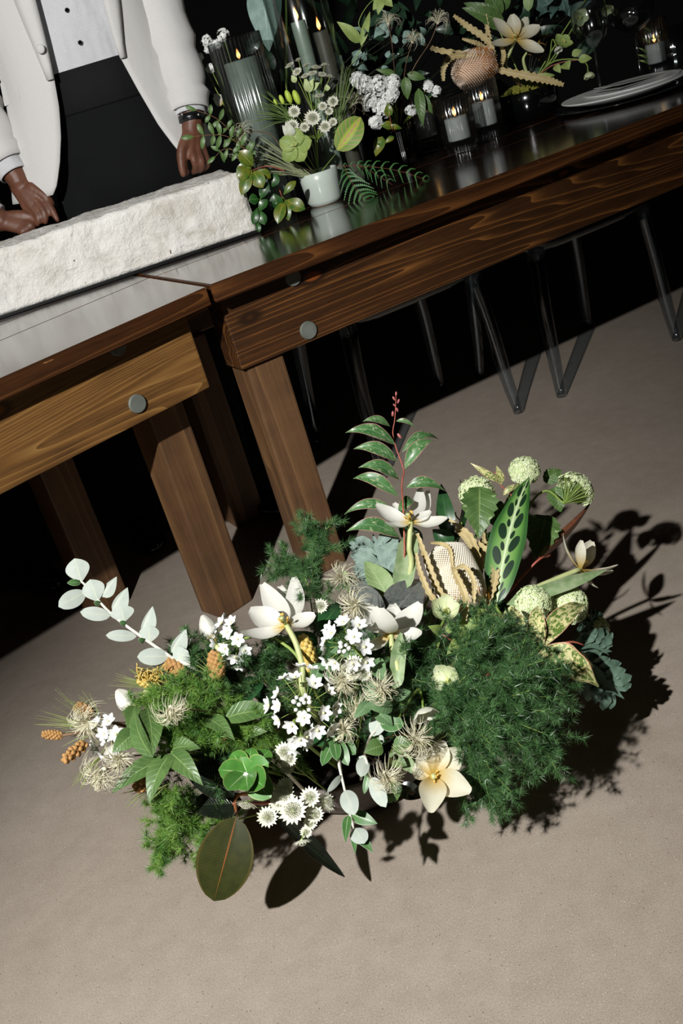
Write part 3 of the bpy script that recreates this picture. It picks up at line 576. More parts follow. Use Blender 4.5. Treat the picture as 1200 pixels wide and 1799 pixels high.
WHITE = plain('white_petal', 'e8eae6', .5, 'f0f1ee', 50); ASTR = plain('astrantia_bract', 'd2d4be', .6, 'e0e0d0', 80); ASTC = plain('astrantia_pins', 'a9ad94', .6, 'd0cdbc', 300); ASTG = plain('astrantia_green', 'a8bb7a', .6, 'c4d09c', 90)
VIB = plain('viburnum_floret', 'cfe0a4', .6, 'e8efcc', 140); MOSS = plain('moss', '6a6a1e', .9, '8a8a34', 120, bumpst=.6)

# ---- tulip
def tulip(label, base, stem, tips, w=.034, mat=TUL, leafs=(), open_=.0, group=None, stam=None, bendv=.14):
    """base, tips: pixels (px, py, dy); petals from the base to each tip, stem down into the bowl"""
    b = V3(base); t = thing('tulip', label, 'flower', V3(stem[-1]), group)
    stemtube(MB(), [b]+[V3(p) for p in stem], .0042, .0052).build('stem', pale_stem, t)
    ctr = sum((V3(x) for x in tips), Vector())/len(tips); ax = (ctr-b).normalized(); up = Vector((0, 0, 1))
    axis = stam if stam is not None else (ax*.6+up*.4).normalized()
    for i, tp in enumerate(tips):
        q = V3(tp[:3] if not isinstance(tp, Vector) else tp); ww = w*(tp[3] if not isinstance(tp, Vector) and len(tp) > 3 else 1)
        d = (q-b); rad = d - axis*d.dot(axis); face = axis*1.0 - (rad.normalized() if rad.length > 1e-5 else Vector())*.45
        leaf(MB(), b, q, ww, face, fold=.02, bend=-bendv, shape='petal', nl=10, nw=6, cup=.42, two=False, ripple=.012).build('petal', mat, t)
    pm = MB(); pm.tube([b, b+axis*.016, b+axis*.019], [.003, .0032, .0042], 8, 1)
    for k in range(6):
        d = rdir(axis, .55); stemtube(pm, [b, b+d*.008, b+d*.015], .0008, .0007, 5, 0, 3); pm.ball(b+d*.0165, .0018, 6, 0, (1, 1, 2.2), frame((0, 0, 0), d).to_3x3())
    pm.build('stamens', [yel, pale_stem], t)
    for (la, lb, lw) in leafs:
        leaf(MB(), V3(la), V3(lb), lw, None, fold=.5, bend=.06, shape='strap', nl=12, nw=4).build('leaf', [leafmat('tulip_leaf', 'a3b48c', '7f9a68', vein='bcc8a8', midw=.0, sidev=0, rough=.5), LEAFU], t)
    return t
# ---- fine asparagus fern: a frond of many whorled threads
def needles(mb, centers, dirs, n, ln, w=.0004, spread=1.35, mi=0):
    C = np.repeat(np.array(centers), n, 0); D = np.repeat(np.array(dirs), n, 0); k = len(C)
    R = RNG.normal(size=(k, 3)); R /= np.linalg.norm(R, axis=1)[:, None]; d = D*1.0+R*spread; d /= np.linalg.norm(d, axis=1)[:, None]
    sd = np.cross(d, RNG.normal(size=(k, 3))); sd /= np.linalg.norm(sd, axis=1)[:, None]+1e-9
    l = ln*(.55+.6*RNG.random(k))[:, None]; mb.tris(np.stack([C-sd*w, C+sd*w, C+d*l], 1), mi)
def fernsprig(label, pts, rpx, mat=NEED_D, dens=1.0, group=None, ln=.0105, branches=20, name='asparagus_fern', needle_n=18):
    """pts: pixel path of the main stem (root first); rpx: half width of the plume in metres"""
    W_ = [V3(p) for p in pts]; t = thing(name, label, 'foliage', W_[0], group); sp_ = spline(W_, 24); sm = MB(); sm.tube(sp_, [.0016-.0009*i/24 for i in range(25)], 5)
    cs, ds = [], []
    for j in range(int(branches*dens)):
        u = .22+.78*random.random(); i = min(23, int(u*24)); p = sp_[i]; ax = (sp_[i+1]-sp_[i]).normalized(); d = (rdir(ax, 1.5)+ax*.35).normalized(); L_ = rpx*(.45+.75*random.random())*(1.25-.5*u)
        br = spline([p, p+d*L_*.5+Vector((0, 0, .1*L_)), p+d*L_+rdir(d, 1)*L_*.15], 10); sm.tube(br, [.0006]*11, 3)
        for q in range(2, 11, 2):
            dd = (br[min(10, q+1)]-br[q-1]).normalized(); cs.append(br[q]); ds.append(dd)
            if True:
                e = rdir(dd, 1.2); l2 = L_*.28*(.6+.6*random.random())
                for z in (.5, 1.0): cs.append(br[q]+e*l2*z); ds.append(e)
    for i in range(8, 25): cs.append(sp_[i]); ds.append((sp_[min(24, i+1)]-sp_[i-1]).normalized())
    sm.build('stem', green_stem, t); nb = MB(); needles(nb, [tuple(c) for c in cs], [tuple(d) for d in ds], needle_n, ln); tag(nb.build('needles', mat, t), kind='stuff'); return t
# ---- clematis seed head
def seedhead(label, c, r, d, stem=None, group='silky seed heads in the floor bowl', n=105):
    c = V3(c); t = thing('seed_head', label, 'seed head', c, group); b = MB(); d = Vector(d).normalized()
    for k in range(n):
        e = rdir(d, 1.75); q = rdir(d, .9); L_ = r*(.72+.42*random.random()); sw = e.cross(d)*(.5*L_)
        pts = spline([c+e*r*.08, c+e*L_*.45+d*L_*.3, c+e*L_*.95+d*L_*.12+sw*.35, c+e*L_*.95-d*L_*.35+sw*.95], 8); b.tube(pts, [.0004]*4+[.00036, .0003, .00026, .0002, .00012], 3, caps=False)
    b.ball(c, r*.13, 8); b.build('silk', HAIR, t)
    if stem: stemtube(MB(), [c]+[V3(p) for p in stem], .0011, .0014, 5).build('stem', brown_stem, t)
    return t
# ---- florets (shared meshes)
def floret_mesh(np_, r, w, mat, lift=.35, ctr=None, cup=.3):
    b = MB()
    for k in range(np_):
        a = 2*math.pi*k/np_; d = Vector((math.cos(a), math.sin(a), lift)).normalized(); leaf(b, (0, 0, 0), d*r, w, (0, 0, 1), fold=0, bend=-.1, shape='petal', nl=4, nw=2, two=False, cup=cup)
    if ctr: b.ball((0, 0, r*.12), r*.16, 6, 1)
    o = b.build('floret', [mat, ctr or mat]); me = o.data; bpy.data.objects.remove(o); return me
ALF = floret_mesh(6, .0128, .0086, WHITE, .45, plain('pale_centre', 'cfd0a0', .6))
def bud_mesh():
    b = MB(); b.ball((0, 0, .003), .0032, 8, 0, (1, 1, 1.35)); o = b.build('bud', WHITE); me = o.data; bpy.data.objects.remove(o); return me
BUD = bud_mesh()
def allium(label, c, r, d, stem, n=16, group='white allium heads in the floor bowl', nb=8, spread=1.25, sz=1.0):
    c = V3(c); t = thing('allium', label, 'flower', c, group); d = Vector(d).normalized(); sb = MB(); stemtube(sb, [c]+[V3(p) for p in stem], .0024, .0028)
    for k in range(n+nb):
        u = (k-nb+.5)/n if k >= nb else .1; th = spread*(.25+.75*math.sqrt(u)) if k >= nb else spread*.42*math.sqrt(random.random()); ph = k*2.39996
        a, b2, z = basis(d); e = (a*math.cos(ph)+b2*math.sin(ph))*math.sin(th)+z*math.cos(th); L_ = r*(.9+.2*random.random())*(1 if k >= nb else .55); p = c+e*L_
        stemtube(sb, [c, c+e*L_*.5+z*L_*.08, p], .0006, .0006, 4, 0, 3)
        inst('floret' if k >= nb else 'flower_bud', ALF if k >= nb else BUD, t, frame(p-e*.001, (e+rdir(e, .5)*.4).normalized(), sz*(.85+.3*random.random()), random.random()*6))
    sb.build('stem', green_stem, t); return t
def astr_mesh(r):
    b = MB()
    for k in range(18):
        a = 2*math.pi*k/18; d = Vector((math.cos(a), math.sin(a), .30+.06*(k % 2))).normalized(); leaf(b, d*r*.12, d*r*(1-.08*(k % 2)), r*.36, (0, 0, 1), fold=.1, bend=-.05, shape='lance', nl=4, nw=2, two=False)
    for k in range(64):
        th = 1.05*math.sqrt((k+.5)/64); ph = k*2.39996; e = Vector((math.sin(th)*math.cos(ph), math.sin(th)*math.sin(ph), math.cos(th))); L_ = r*.56
        b.tube([e*L_*.3, e*L_], [r*.012, r*.012], 3, 1, caps=False); b.ball(e*L_, r*.042, 4, 1)
    b.lathe([(0, -r*.1), (r*.14, 0), (r*.2, r*.14), (0, r*.25)], (0, 0, 0), 10, 2)
    o = b.build('flower_head', [ASTR, ASTC, ASTG]); me = o.data; bpy.data.objects.remove(o); return me
AST = astr_mesh(.0165)
def astrantia(label, heads, root, group, sz=1.0):
    """heads: (px, py, dy, size, dir)"""
    r0 = V3(root); t = thing('astrantia', label, 'flower', r0, group); sb = MB()
    fork = r0.lerp(sum((V3(h[:3]) for h in heads), Vector())/len(heads), .6)
    stemtube(sb, [r0, fork], .0016, .0013, 6, 0, 4)
    for h in heads:
        p = V3(h[:3]); d = Vector(h[4]).normalized() if len(h) > 4 else (camdir(p)+Vector((0, 0, .5))).normalized(); stemtube(sb, [fork, fork.lerp(p, .6)-d*.006, p], .0011, .0009, 5, 0, 6)
        inst('flower_head', AST, t, frame(p, (d+rdir(d, .6)*.25).normalized(), sz*h[3], random.random()*6))
    sb.build('stem', green_stem, t); return t
def ballflower(label, c, r, d, stem, leafs=(), group='green viburnum balls in the floor bowl', n=300, cap=2.2, sc=.0037):
    c = V3(c); t = thing('viburnum', label, 'flower', c, group); b = MB(); d = Vector(d).normalized(); fb = MB()
    base = c-d*r*.75
    if cap > 2: fb.ball(c, r*.86, 14, 0)
    for k in range(n):
        th = cap*math.sqrt((k+.5)/n)*.75; th = min(th, 2.4); ph = k*2.39996; a, b2, z = basis(d); e = (a*math.cos(ph)+b2*math.sin(ph))*math.sin(th)+z*math.cos(th)
        p = c+e*r*(.9+.14*random.random())
        nrm = (e+rdir(e, .7)*.5).normalized(); u_, v_, w_ = basis(nrm); s_ = sc*(.8+.5*random.random()); ro_ = random.random()*6
        for j in range(5):
            q = ro_+2*math.pi*j/5; dd = u_*math.cos(q)+v_*math.sin(q); sd = w_.cross(dd)
            fb.add([p, p+dd*s_*.6+sd*s_*.42+w_*s_*.2, p+dd*s_*1.05+w_*s_*.3, p+dd*s_*.6-sd*s_*.42+w_*s_*.2], [(0, 3, 2, 1)], 0, smooth=False)
        fb.ball(p+w_*s_*.2, s_*.3, 4, 0)
        if k % (9 if cap > 2 else 6) == 0: stemtube(b, [base, base.lerp(p, .55)+d*r*.1, p-e*r*.08], .0009, .0006, 4, 0, 4)
    if stem: stemtube(b, [base]+[V3(p) for p in stem], .002, .0024, 6)
    b.build('stem', green_stem, t); tag(fb.build('florets', VIB, t), kind='stuff')
    for (la, lb, lw) in leafs: leaf(MB(), V3(la), V3(lb), lw, None, fold=.3, bend=.1, shape='ovate', nl=14, nw=6, ripple=.04, serr=.1).build('leaf', [LEAFG, LEAFU], t)
    return t
def conecluster(mb, a, b, r, mi=0, n=46, sz=.42):
    """small pollen cone: scales spiralled on a spindle from a to b"""
    a, b = Vector(a), Vector(b); ax = b-a
    for k in range(n):
        t = (k+.5)/n; e1, e2, z = basis(ax); ph = k*2.39996; rr = r*math.sin(math.pi*(t*.8+.14))**.6; d = e1*math.cos(ph)+e2*math.sin(ph)
        mb.ball(a+ax*t+d*rr*.72, r*sz, 6, mi, (1, 1, 1.2), frame((0, 0, 0), (d+z*.6).normalized()).to_3x3())
    return mb.tube(spline([a, (a+b)/2, b], 6), r*.5, 6, mi)
def branch(name, label, stem, leaves, mats, r=.0016, stemmat=None, group=None, cat='foliage', shape='ovate', **kw):
    """stem: pixel path root first; leaves: (base, tip, width px, [face])"""
    sp_ = [V3(p) for p in stem]; t = thing(name, label, cat, sp_[0], group)
    if len(sp_) > 1: stemtube(MB(), sp_, r*1.3, r*.6, 6, 0, 20).build('stem', stemmat or green_stem, t)
    for l in leaves:
        a, b = V3(l[0]), V3(l[1]); fc = l[3] if len(l) > 3 and l[3] is not None else (camdir(a)+Vector((random.uniform(-.3, .3), 0, .35)))
        k2 = dict(kw)
        if len(l) > 4: k2.update(l[4])
        leaf(MB(), a, b, l[2]*mpp(a), fc, shape=k2.pop('shape', shape), **k2).build('leaf', mats, t)
    return t
# ------------------------------------------------------------------ the floor arrangement
G = 'stems arranged in the floor bowl'
BW = onz(668, 1438) + Vector((-.015, .14, 0)); BW.z = 0
bw = thing('floor_bowl', 'low dark grey stoneware bowl on the concrete holding the flowers', 'bowl', BW)
stone = plain('dark_stoneware', '5a524d', .6, '6a615b', 60, bumpst=.15)
MB().lathe([(.105, 0), (.115, .004), (.15, .04), (.166, .09), (.164, .096), (.157, .094), (.14, .05), (.1, .014), (0, .012)], BW, 48).build('body', stone, bw)
MB().lathe([(0, .066), (.08, .064), (.148, .058)], BW, 32).build('soil', plain('dark_soil', '1d1812', .95, '2c241b', 60, bumpst=.8), bw)
def root(dx=0.0, dy=0.0): return BW + Vector((dx, dy, .06))

# tall leucothoe spray
branch('leucothoe_spray', 'tall upright leafy spray with red bud tip rising behind the white tulip', [root(.06, .1), (708, 1010), (706, 855), (710, 830), (703, 806), (696, 787), (690, 760), (694, 735), (696, 690)],
  [((685, 749), (640, 740, -.02), 15), ((694, 781), (611, 759, -.03), 26), ((698, 810), (624, 788, -.02), 26), ((701, 842), (634, 820, -.03), 26), ((699, 872), (621, 839, 0), 27), ((692, 897), (606, 902, 0), 22), ((702, 944), (612, 931, -.02), 32),
   ((696, 740), (731, 751, 0), 9), ((707, 794), (774, 768, .02), 20), ((711, 824), (762, 772, -.02), 27), ((714, 856), (784, 861, 0), 24), ((700, 905), (735, 880, .03), 24)], [LEUC, LEAFU], .0013, red_stem, G, fold=.3, bend=.06, tipbend=.1, ripple=.03, shape='lance', arc=.17, nl=14)
t = bpy.data.objects['leucothoe_spray']
for (x, y, s) in ((696, 692, 5), (692, 700, 5), (700, 705, 5), (693, 712, 4), (698, 720, 5), (690, 727, 6), (702, 766, 7)):
    c = P(x, y); MB().ball(c, s*mpp(c)*.7, 7, 0, (.6, .6, 1.3), Matrix.Rotation(random.uniform(-.6, .6), 3, 'Y')).build('bud', plain('pink_bud', 'a8525a', .5, 'c47c74', 90), t)

# tulips
tulip('white tulip wide open in front of the tall leafy spray', (722, 917, -.03), [(719, 960, -.02), (716, 1030, 0), root(.03, .03)], [(660, 887, -.02, 1.0), (675, 917, -.06, .85), (692, 884, .02, .8), (738, 857, .03, 1.0), (752, 862, .04, .9), (757, 898, -.03, .85), (786, 911, -.05, .95)], .030, group=G, bendv=.16, leafs=[((704, 1040, -.01), (724, 925, 0), .034)], stam=Vector((-.1, -.25, 1)).normalized())
tulip('white tulip with upswept petals on a curved stem left of the big dark leaves', (503, 1098, -.07), [(520, 1130, -.07), (532, 1175, -.06), (537, 1225, -.04), root(-.02, -.05)], [(438, 1072, -.06, 1.15), (424, 1113, -.09, .9), (461, 1026, .0, 1.1), (492, 1030, .02, 1.0), (517, 1014, -.01, 1.05), (554, 1080, -.07, 1.0)], .036, group=G, bendv=.18, stam=Vector((-.15, -.3, 1)).normalized())
tulip('white tulip opening flat in front of the pewter leaves', (686, 1112, -.1), [(690, 1145, -.1), (696, 1200, -.08), root(.02, -.05)], [(632, 1063, -.09, 1.15), (622, 1130, -.15, .85), (667, 1068, -.16, 1.3), (690, 1062, -.05, 1.1), (739, 1060, -.09, 1.15), (741, 1114, -.13, .9)], .036, group=G, bendv=.2, leafs=[((694, 1212, -.1), (704, 1110, -.11), .022)], stam=Vector((0, -.35, 1)).normalized())
tulip('pale tulip leaning far out to the right over its own shadow', (1019, 1000, .0), [(975, 1018, -.0), (930, 1040, .0), (880, 1085, .03), root(.1, .02)], [(989, 938, 0, .7), (1021, 949, -.03, .95), (1040, 951, .02, 1.1), (1086, 993, -.01, .8), (1050, 1033, -.02, .7), (1078, 1003, .03, .7)], .030, TULY, group=G, bendv=.12, leafs=[((890, 1062, -.02), (1066, 1001, -.03), .022)])
tulip('creamy yellow tulip facing out low over the bowl rim', (762, 1364, -.07), [(735, 1345, -.03), (700, 1310, 0), root(.05, -.1)], [(778, 1301, -.09, 1.0), (811, 1316, -.09, 1.1), (828, 1390, -.1, 1.2), (757, 1428, -.09, 1.2), (727, 1346, -.06, .9), (745, 1316, -.07, 1.1)], .034, TULY, group=G, bendv=-.06, stam=camdir(P(760, 1364)), leafs=[((690, 1318, -.02), (742, 1366, -.06), .02)])
def closed_tulip(label, a, b, stem, w=.026):
    A, B = V3(a), V3(b); t = thing('tulip', label, 'flower', V3(stem[-1]), G); ax = (B-A).normalized(); e1, e2, z = basis(ax)
    for k in range(6):
        q = 2*math.pi*k/6; d = e1*math.cos(q)+e2*math.sin(q); leaf(MB(), A+d*.002, B+d*.004, w*(1 if k % 2 else .9), -d, fold=0, bend=-.22, shape='petal', nl=9, nw=5, cup=.5, two=False).build('petal', TUL, t)
    stemtube(MB(), [A]+[V3(p) for p in stem], .004, .005).build('stem', pale_stem, t); return t
closed_tulip('closed white tulip bud beside the table leg', (378, 1130, 0), (356, 1082, .0), [(400, 1160, 0), root(-.08, 0)])
closed_tulip('half closed cream tulip among the pine tips', (238, 1252, 0), (206, 1213, 0), [(262, 1210, .01), (310, 1206, .01), root(-.1, 0)], .03)

# hellebores
def hellebore(label, c, r, d, stem, mat=HEL, n=5, cupv=.5, group=G, lift=.5):
    c = V3(c); t = thing('hellebore', label, 'flower', V3(stem[-1]), group); d = Vector(d).normalized(); e1, e2, z = basis(d); ph = random.random()*6
    for k in range(n):
        q = ph+2*math.pi*k/n; e = (e1*math.cos(q)+e2*math.sin(q)+z*lift).normalized(); leaf(MB(), c, c+e*r, r*.92, z-e*.3, fold=0, bend=-.12, shape='round', nl=8, nw=5, cup=.3, two=False, ripple=.01).build('sepal', mat, t)
    b = MB()
    for k in range(14): e = rdir(d, .6); b.tube([c, c+e*r*.35], [.0005, .0005], 3); b.ball(c+e*r*.36, .0013, 5)
    b.build('stamens', plain('hellebore_stamen', 'c9cf6a', .6, 'dbe09a'), t); stemtube(MB(), [c]+[V3(p) for p in stem], .0018, .0022).build('stem', green_stem, t); return t
hellebore('cup shaped cream hellebore just below the white banksia', (782, 1078, -.08), .030, (.1, -.5, .8), [(775, 1100, -.06), root(.06, -.02)], lift=.9)
hellebore('white hellebore nodding over the fern plume', (743, 1243, -.1), .026, (.05, -.7, -.5), [(741, 1225, -.09), (728, 1218, -.08), root(.05, -.04)], petalmat('white_hellebore', 'f1f1e2', 'dfe6b4', .3), lift=.8)
hellebore('green tinted hellebore half hidden in the dark fern', (790, 1195, -.1), .030, (-.5, -.6, .4), [(780, 1215, -.08), root(.06, -.02)])
hellebore('pale green hellebore beside the variegated leaves', (828, 1112, -.06), .026, (-.2, -.4, .9), [(830, 1140, -.03), root(.08, 0)], HELG)
hellebore('small green hellebore bloom at the foot of the banksia', (842, 1083, -.05), .016, (.1, -.6, .7), [(840, 1100, -.03), root(.08, 0)], HELG, lift=1.2)
branch('hellebore_bracts', 'cluster of pale leafy bracts between banksia and fern', [root(.06, 0), (800, 1160, -.06), (775, 1110, -.06)], [((775, 1110, -.06), (752, 1100, -.08), 20), ((785, 1112, -.06), (800, 1092, -.07), 16), ((770, 1115, -.07), (765, 1150, -.08), 14), ((820, 1120, -.08), (855, 1098, -.08), 26), ((815, 1125, -.08), (785, 1150, -.09), 24), ((870, 1110, -.08), (905, 1130, -.08), 30)], [HELG, LEAFU], .0014, red_stem, G)

# white banksia with saw toothed leaves
bk0, bk1 = P(828, 1072, -.02), P(775, 957, -.02)
t = thing('banksia', 'white banksia cone with curled saw toothed leaves', 'flower', bk0, G); axb = bk1-bk0; rb = 42*mpp(bk0); e1, e2, z = basis(axb); b = MB()
for k in range(2300):
    tt = (k+.5)/2300; ph = k*2.39996; rr = rb*(1-((tt-.52)/.52)**4*.55)*(min(1, tt*6)**.5)*(min(1, (1-tt)*7)**.5); d = e1*math.cos(ph)+e2*math.sin(ph)
    p = bk0+axb*tt+d*rr; b.ball(p, .0021, 4, 0, (1, 1, 1.2), frame((0, 0, 0), (d+z*.5).normalized()).to_3x3())
b.build('florets', plain('banksia_floret', 'efe6d0', .7, 'f5eedd', 150), t)['kind'] = 'stuff'
b = MB(); pr = [(rb*.25, 0), (rb*.75, .1), (rb*.97, .3), (rb*1.0, .6), (rb*.85, .85), (rb*.4, .97), (0, 1.0)]; b.lathe([(r, h*axb.length) for r, h in pr], bk0, 20, ax=axb.normalized()); b.build('core', plain('banksia_core', 'e0d4ba', .8), t)
b = MB()
for k in range(120):
    d = e1*math.cos(k*2.4)+e2*math.sin(k*2.4); p = bk0+axb*random.uniform(.02, .2)+d*rb*.9; b.tube([p, p+(d*.4+z).normalized()*.012], [.0004, .0003], 3)
b.build('styles', plain('banksia_styles', 'd08a2c', .6, 'e0a040'), t)
stemtube(MB(), [bk0, (850, 1130, 0), root(.08, .03)], .005, .006).build('stem', brown_stem, t)
def sawleaf(pts, w, t, mat=SERR, nt_=13):
    p = spline([V3(q) for q in pts], nt_*2); b = MB(); V = []; UV = []; n = len(p)
    for i in range(n):
        tg = (p[min(n-1, i+1)]-p[max(0, i-1)]).normalized(); nn = camdir(p[i]); s_ = tg.cross(nn).normalized(); nn = s_.cross(tg); tt = i/(n-1); ww = w*.5*(.35+.65*math.sin(math.pi*min(1, .15+tt*.8)))*(1 if i % 2 == 0 else .62)
        for k in (-1, 0, 1): V.append(p[i]+s_*ww*k-nn*abs(k)*ww*-.35); UV.append(((k+1)/2, tt))
    b.add(V, [(i*3+k, i*3+k+1, i*3+k+4, i*3+k+3) for i in range(n-1) for k in (0, 1)], 0, UV, smooth=False); b.build('saw_leaf', mat, t)
for pts, w in (([(822, 1072, -.03), (776, 1045, -.05), (752, 990, -.06), (733, 937, -.06)], 15), ([(815, 1074, -.05), (765, 1055, -.07), (740, 1010, -.08), (731, 972, -.08)], 12), ([(845, 1055, 0), (842, 1000, -.01), (828, 945, 0), (790, 913, .02)], 15), ([(836, 980, .03), (822, 950, .02), (800, 928, .02)], 15),
               ([(850, 1072, -.03), (869, 1020, -.03), (866, 980, -.02), (840, 952, 0)], 17), ([(840, 1020, .02), (850, 970, .02), (852, 925, .03)], 15), ([(816, 1090, -.07), (818, 1050, -.08), (800, 1008, -.08), (795, 995, -.07)], 14), ([(832, 1060, -.07), (832, 1020, -.08), (815, 995, -.08), (795, 1002, -.08)], 11), ([(795, 995, -.06), (790, 965, -.06), (775, 955, -.05), (757, 954, -.05)], 9)):
    sawleaf(pts, w*mpp(bk0), t)

# calathea leaves: dark ovals along the midrib
m, nt, b = newmat('calathea_leaf'); uvn = N(nt, 'ShaderNodeUVMap'); sp = N(nt, 'ShaderNodeSeparateXYZ'); nt.links.new(uvn.outputs[0], sp.inputs[0]); u, v = sp.outputs[0], sp.outputs[1]
sd = math_(nt, 'ABSOLUTE', math_(nt, 'SUBTRACT', u, .5)); vv = math_(nt, 'SUBTRACT', v, math_(nt, 'MULTIPLY', sd, .22)); side = math_(nt, 'GREATER_THAN', u, .5)
cyc = math_(nt, 'FRACT', math_(nt, 'ADD', math_(nt, 'MULTIPLY', vv, 5.6), math_(nt, 'MULTIPLY', side, .5))); k1 = math_(nt, 'DIVIDE', math_(nt, 'SUBTRACT', cyc, .5), .30); k2 = math_(nt, 'DIVIDE', math_(nt, 'SUBTRACT', sd, .2), .135)
el = math_(nt, 'LESS_THAN', math_(nt, 'ADD', math_(nt, 'MULTIPLY', k1, k1), math_(nt, 'MULTIPLY', k2, k2)), 1.0)
c2_ = math_(nt, 'FRACT', math_(nt, 'ADD', math_(nt, 'MULTIPLY', vv, 5.6), math_(nt, 'ADD', math_(nt, 'MULTIPLY', side, .5), .5))); k3 = math_(nt, 'DIVIDE', math_(nt, 'SUBTRACT', c2_, .5), .16); k4 = math_(nt, 'DIVIDE', math_(nt, 'SUBTRACT', sd, .1), .06)
el2 = math_(nt, 'LESS_THAN', math_(nt, 'ADD', math_(nt, 'MULTIPLY', k3, k3), math_(nt, 'MULTIPLY', k4, k4)), 1.0)
col = ramp(nt, sd, [(.0, 'b4cc98'), (.12, '7da05c'), (.3, '5a8a3e'), (.42, '2f5a28')]); col = mixc(nt, math_(nt, 'MAXIMUM', el, el2), col, '16301c'); col = mixc(nt, math_(nt, 'LESS_THAN', sd, .018), col, 'cfdcb4')
nt.links.new(col, b.inputs['Base Color']); b.inputs['Roughness'].default_value = .45; b.inputs['Coat Weight'].default_value = .05; b.inputs['Coat Roughness'].default_value = .3; CAL = MATS['calathea'] = m
t = thing('calathea', 'tall rattlesnake patterned leaf with dark ovals right of the banksia', 'foliage', root(.1, .05), G)
leaf(MB(), P(872, 1062, -.02), P(930, 838, .0), 72*mpp(bk0), camdir(P(900, 950))+Vector((-.35, 0, 0)), fold=.12, bend=.1, shape='ovate', nl=22, nw=8, ripple=.03).build('leaf', [CAL, plain('calathea_under', '5a3340', .5)], t)
stemtube(MB(), [P(872, 1062, -.02), (866, 1110, 0), root(.1, .05)], .002, .0026).build('stem', green_stem, t)
t = thing('calathea', 'narrow patterned leaf tucked behind the banksia saw leaves', 'foliage', root(.09, .06), G)
leaf(MB(), P(862, 1050, .01), P(884, 955, .0), 40*mpp(bk0), camdir(P(880, 950))+Vector((.7, 0, 0)), fold=.3, bend=.1, shape='ovate', nl=18, nw=6, ripple=.03).build('leaf', [CAL, plain('calathea_under', '5a3340', .5)], t)
stemtube(MB(), [P(862, 1050, .01), root(.09, .06)], .002, .0026).build('stem', green_stem, t)

# viburnum balls
ballflower('green white viburnum ball highest of the group above the patterned leaf', (921, 829, .03), .026, (.1, -.5, .8), [(890, 880, .05), (862, 960, .05), root(.1, .1)], [((955, 845, .06), (987, 826, .05), .03)])
ballflower('viburnum ball turned sideways showing its spokes', (1006, 866, .0), .034, (.72, .42, .3), [(960, 862, .03), (930, 890, .05), (900, 980, .06), root(.12, .1)], [((960, 905, .06), (940, 985, .05), .06), ((975, 855, .03), (985, 900, .04), .035)], cap=1.9)
ballflower('viburnum ball behind the broad lobed leaf left of the patterned leaf', (838, 868, .03), .030, (0, -.3, 1), [(842, 930, .05), root(.08, .1)], [((843, 855, -.01), (842, 945, -.01), .062), ((870, 880, .03), (880, 940, .03), .04)])
ballflower('viburnum ball under the leaning tulip leaf on its left', (935, 1062, -.02), .029, (0, -.6, .7), [(920, 1110, .02), root(.1, .02)])
ballflower('viburnum ball under the leaning tulip leaf on its right', (1000, 1064, -.0), .030, (.3, -.6, .7), [(960, 1110, .02), root(.12, .02)], [((975, 1085, .01), (960, 1120, 0), .04)])
ballflower('shaded viburnum ball at the far right edge of the flowers', (1042, 1108, .05), .026, (.7, -.3, .3), [(1000, 1130, .05), root(.13, .04)])

# pewter leaves and blue grey foliage behind the tulips
branch('pewter_leaves', 'pair of broad glossy pewter grey leaves behind a white tulip', [root(.0, .05), (670, 1080, -.02)], [((672, 1092, -.02), (618, 1020, .0), 66, Vector((-.4, -.8, .45))), ((680, 1090, -.02), (741, 1018, .0), 74, Vector((.15, -.8, .6))), ((668, 1100, 0), (615, 1090, .02), 60)], [GREYL, RUBU], .003, brown_stem, G, fold=.1, bend=.08, nl=14, nw=6)
def lobed(a, b, w, t, mats, n=7, seed=1, face=None):
    """deeply lobed wavy leaf: a midrib with ruffled lobes"""
    random.seed(seed); a, b = V3(a), V3(b); ax = b-a; L_ = ax.length; nn = camdir(a) if face is None else Vector(face); nn = (nn-ax.normalized()*nn.dot(ax.normalized())).normalized(); s_ = ax.normalized().cross(nn); mb = MB()
    leaf(mb, a, b, w*.34, nn, fold=.1, bend=.05, shape='ovate', nl=8, nw=4, ripple=.08)
    for k in range(n):
        tt = .12+.8*k/n; c = a+ax*tt
        for sg in (-1, 1):
            d = (s_*sg*(.9)+ax.normalized()*.55+nn*random.uniform(-.25, .35)).normalized(); l2 = w*.62*math.sin(math.pi*(.2+.75*tt))**.7*(.85+.3*random.random()); leaf(mb, c, c+d*l2, l2*.46, nn+rdir(nn, .8)*.6, fold=.2, bend=.14, shape='obov', nl=8, nw=4, ripple=.16)
    mb.build('leaf', mats, t)
t = thing('blue_grey_foliage', 'ruffled blue grey lobed leaf beside the table leg', 'foliage', root(.0, .1), G)
for (a, b, w, sd_) in (((688, 1050, .02), (655, 938, .03), .085, 3), ((700, 1000, .04), (700, 942, .03), .05, 4), ((650, 1000, .04), (628, 945, .04), .04, 5)): lobed(a, b, w, t, [BLUE, BLUE], 6, sd_)
stemtube(MB(), [(688, 1050, .02), root(0, .1)], .003, .003).build('stem', green_stem, t)
branch('tulip_foliage', 'broad pale green leaf blade curling under the blue grey leaf', [root(.0, .06)], [((690, 1065, 0), (640, 985, .02), 50), ((640, 1075, .02), (600, 1000, .04), 30)], [LEAFU, LEAFU], fold=.35, shape='lance', group=G)
t = thing('blue_grey_foliage', 'blue grey lobed leaves trailing at the lower right onto the shadow', 'foliage', root(.12, -.02), G)
for (a, b, w, sd_) in (((1000, 1130, -.01), (1075, 1145, .0), .06, 6), ((1005, 1150, -.02), (1097, 1228, -.02), .07, 7), ((1010, 1110, .02), (1060, 1090, .04), .045, 8)): lobed(a, b, w, t, [leafmat('dusty_green', '46604f', '5a7462', rough=.65, trans=.05)]*2, 6, sd_)
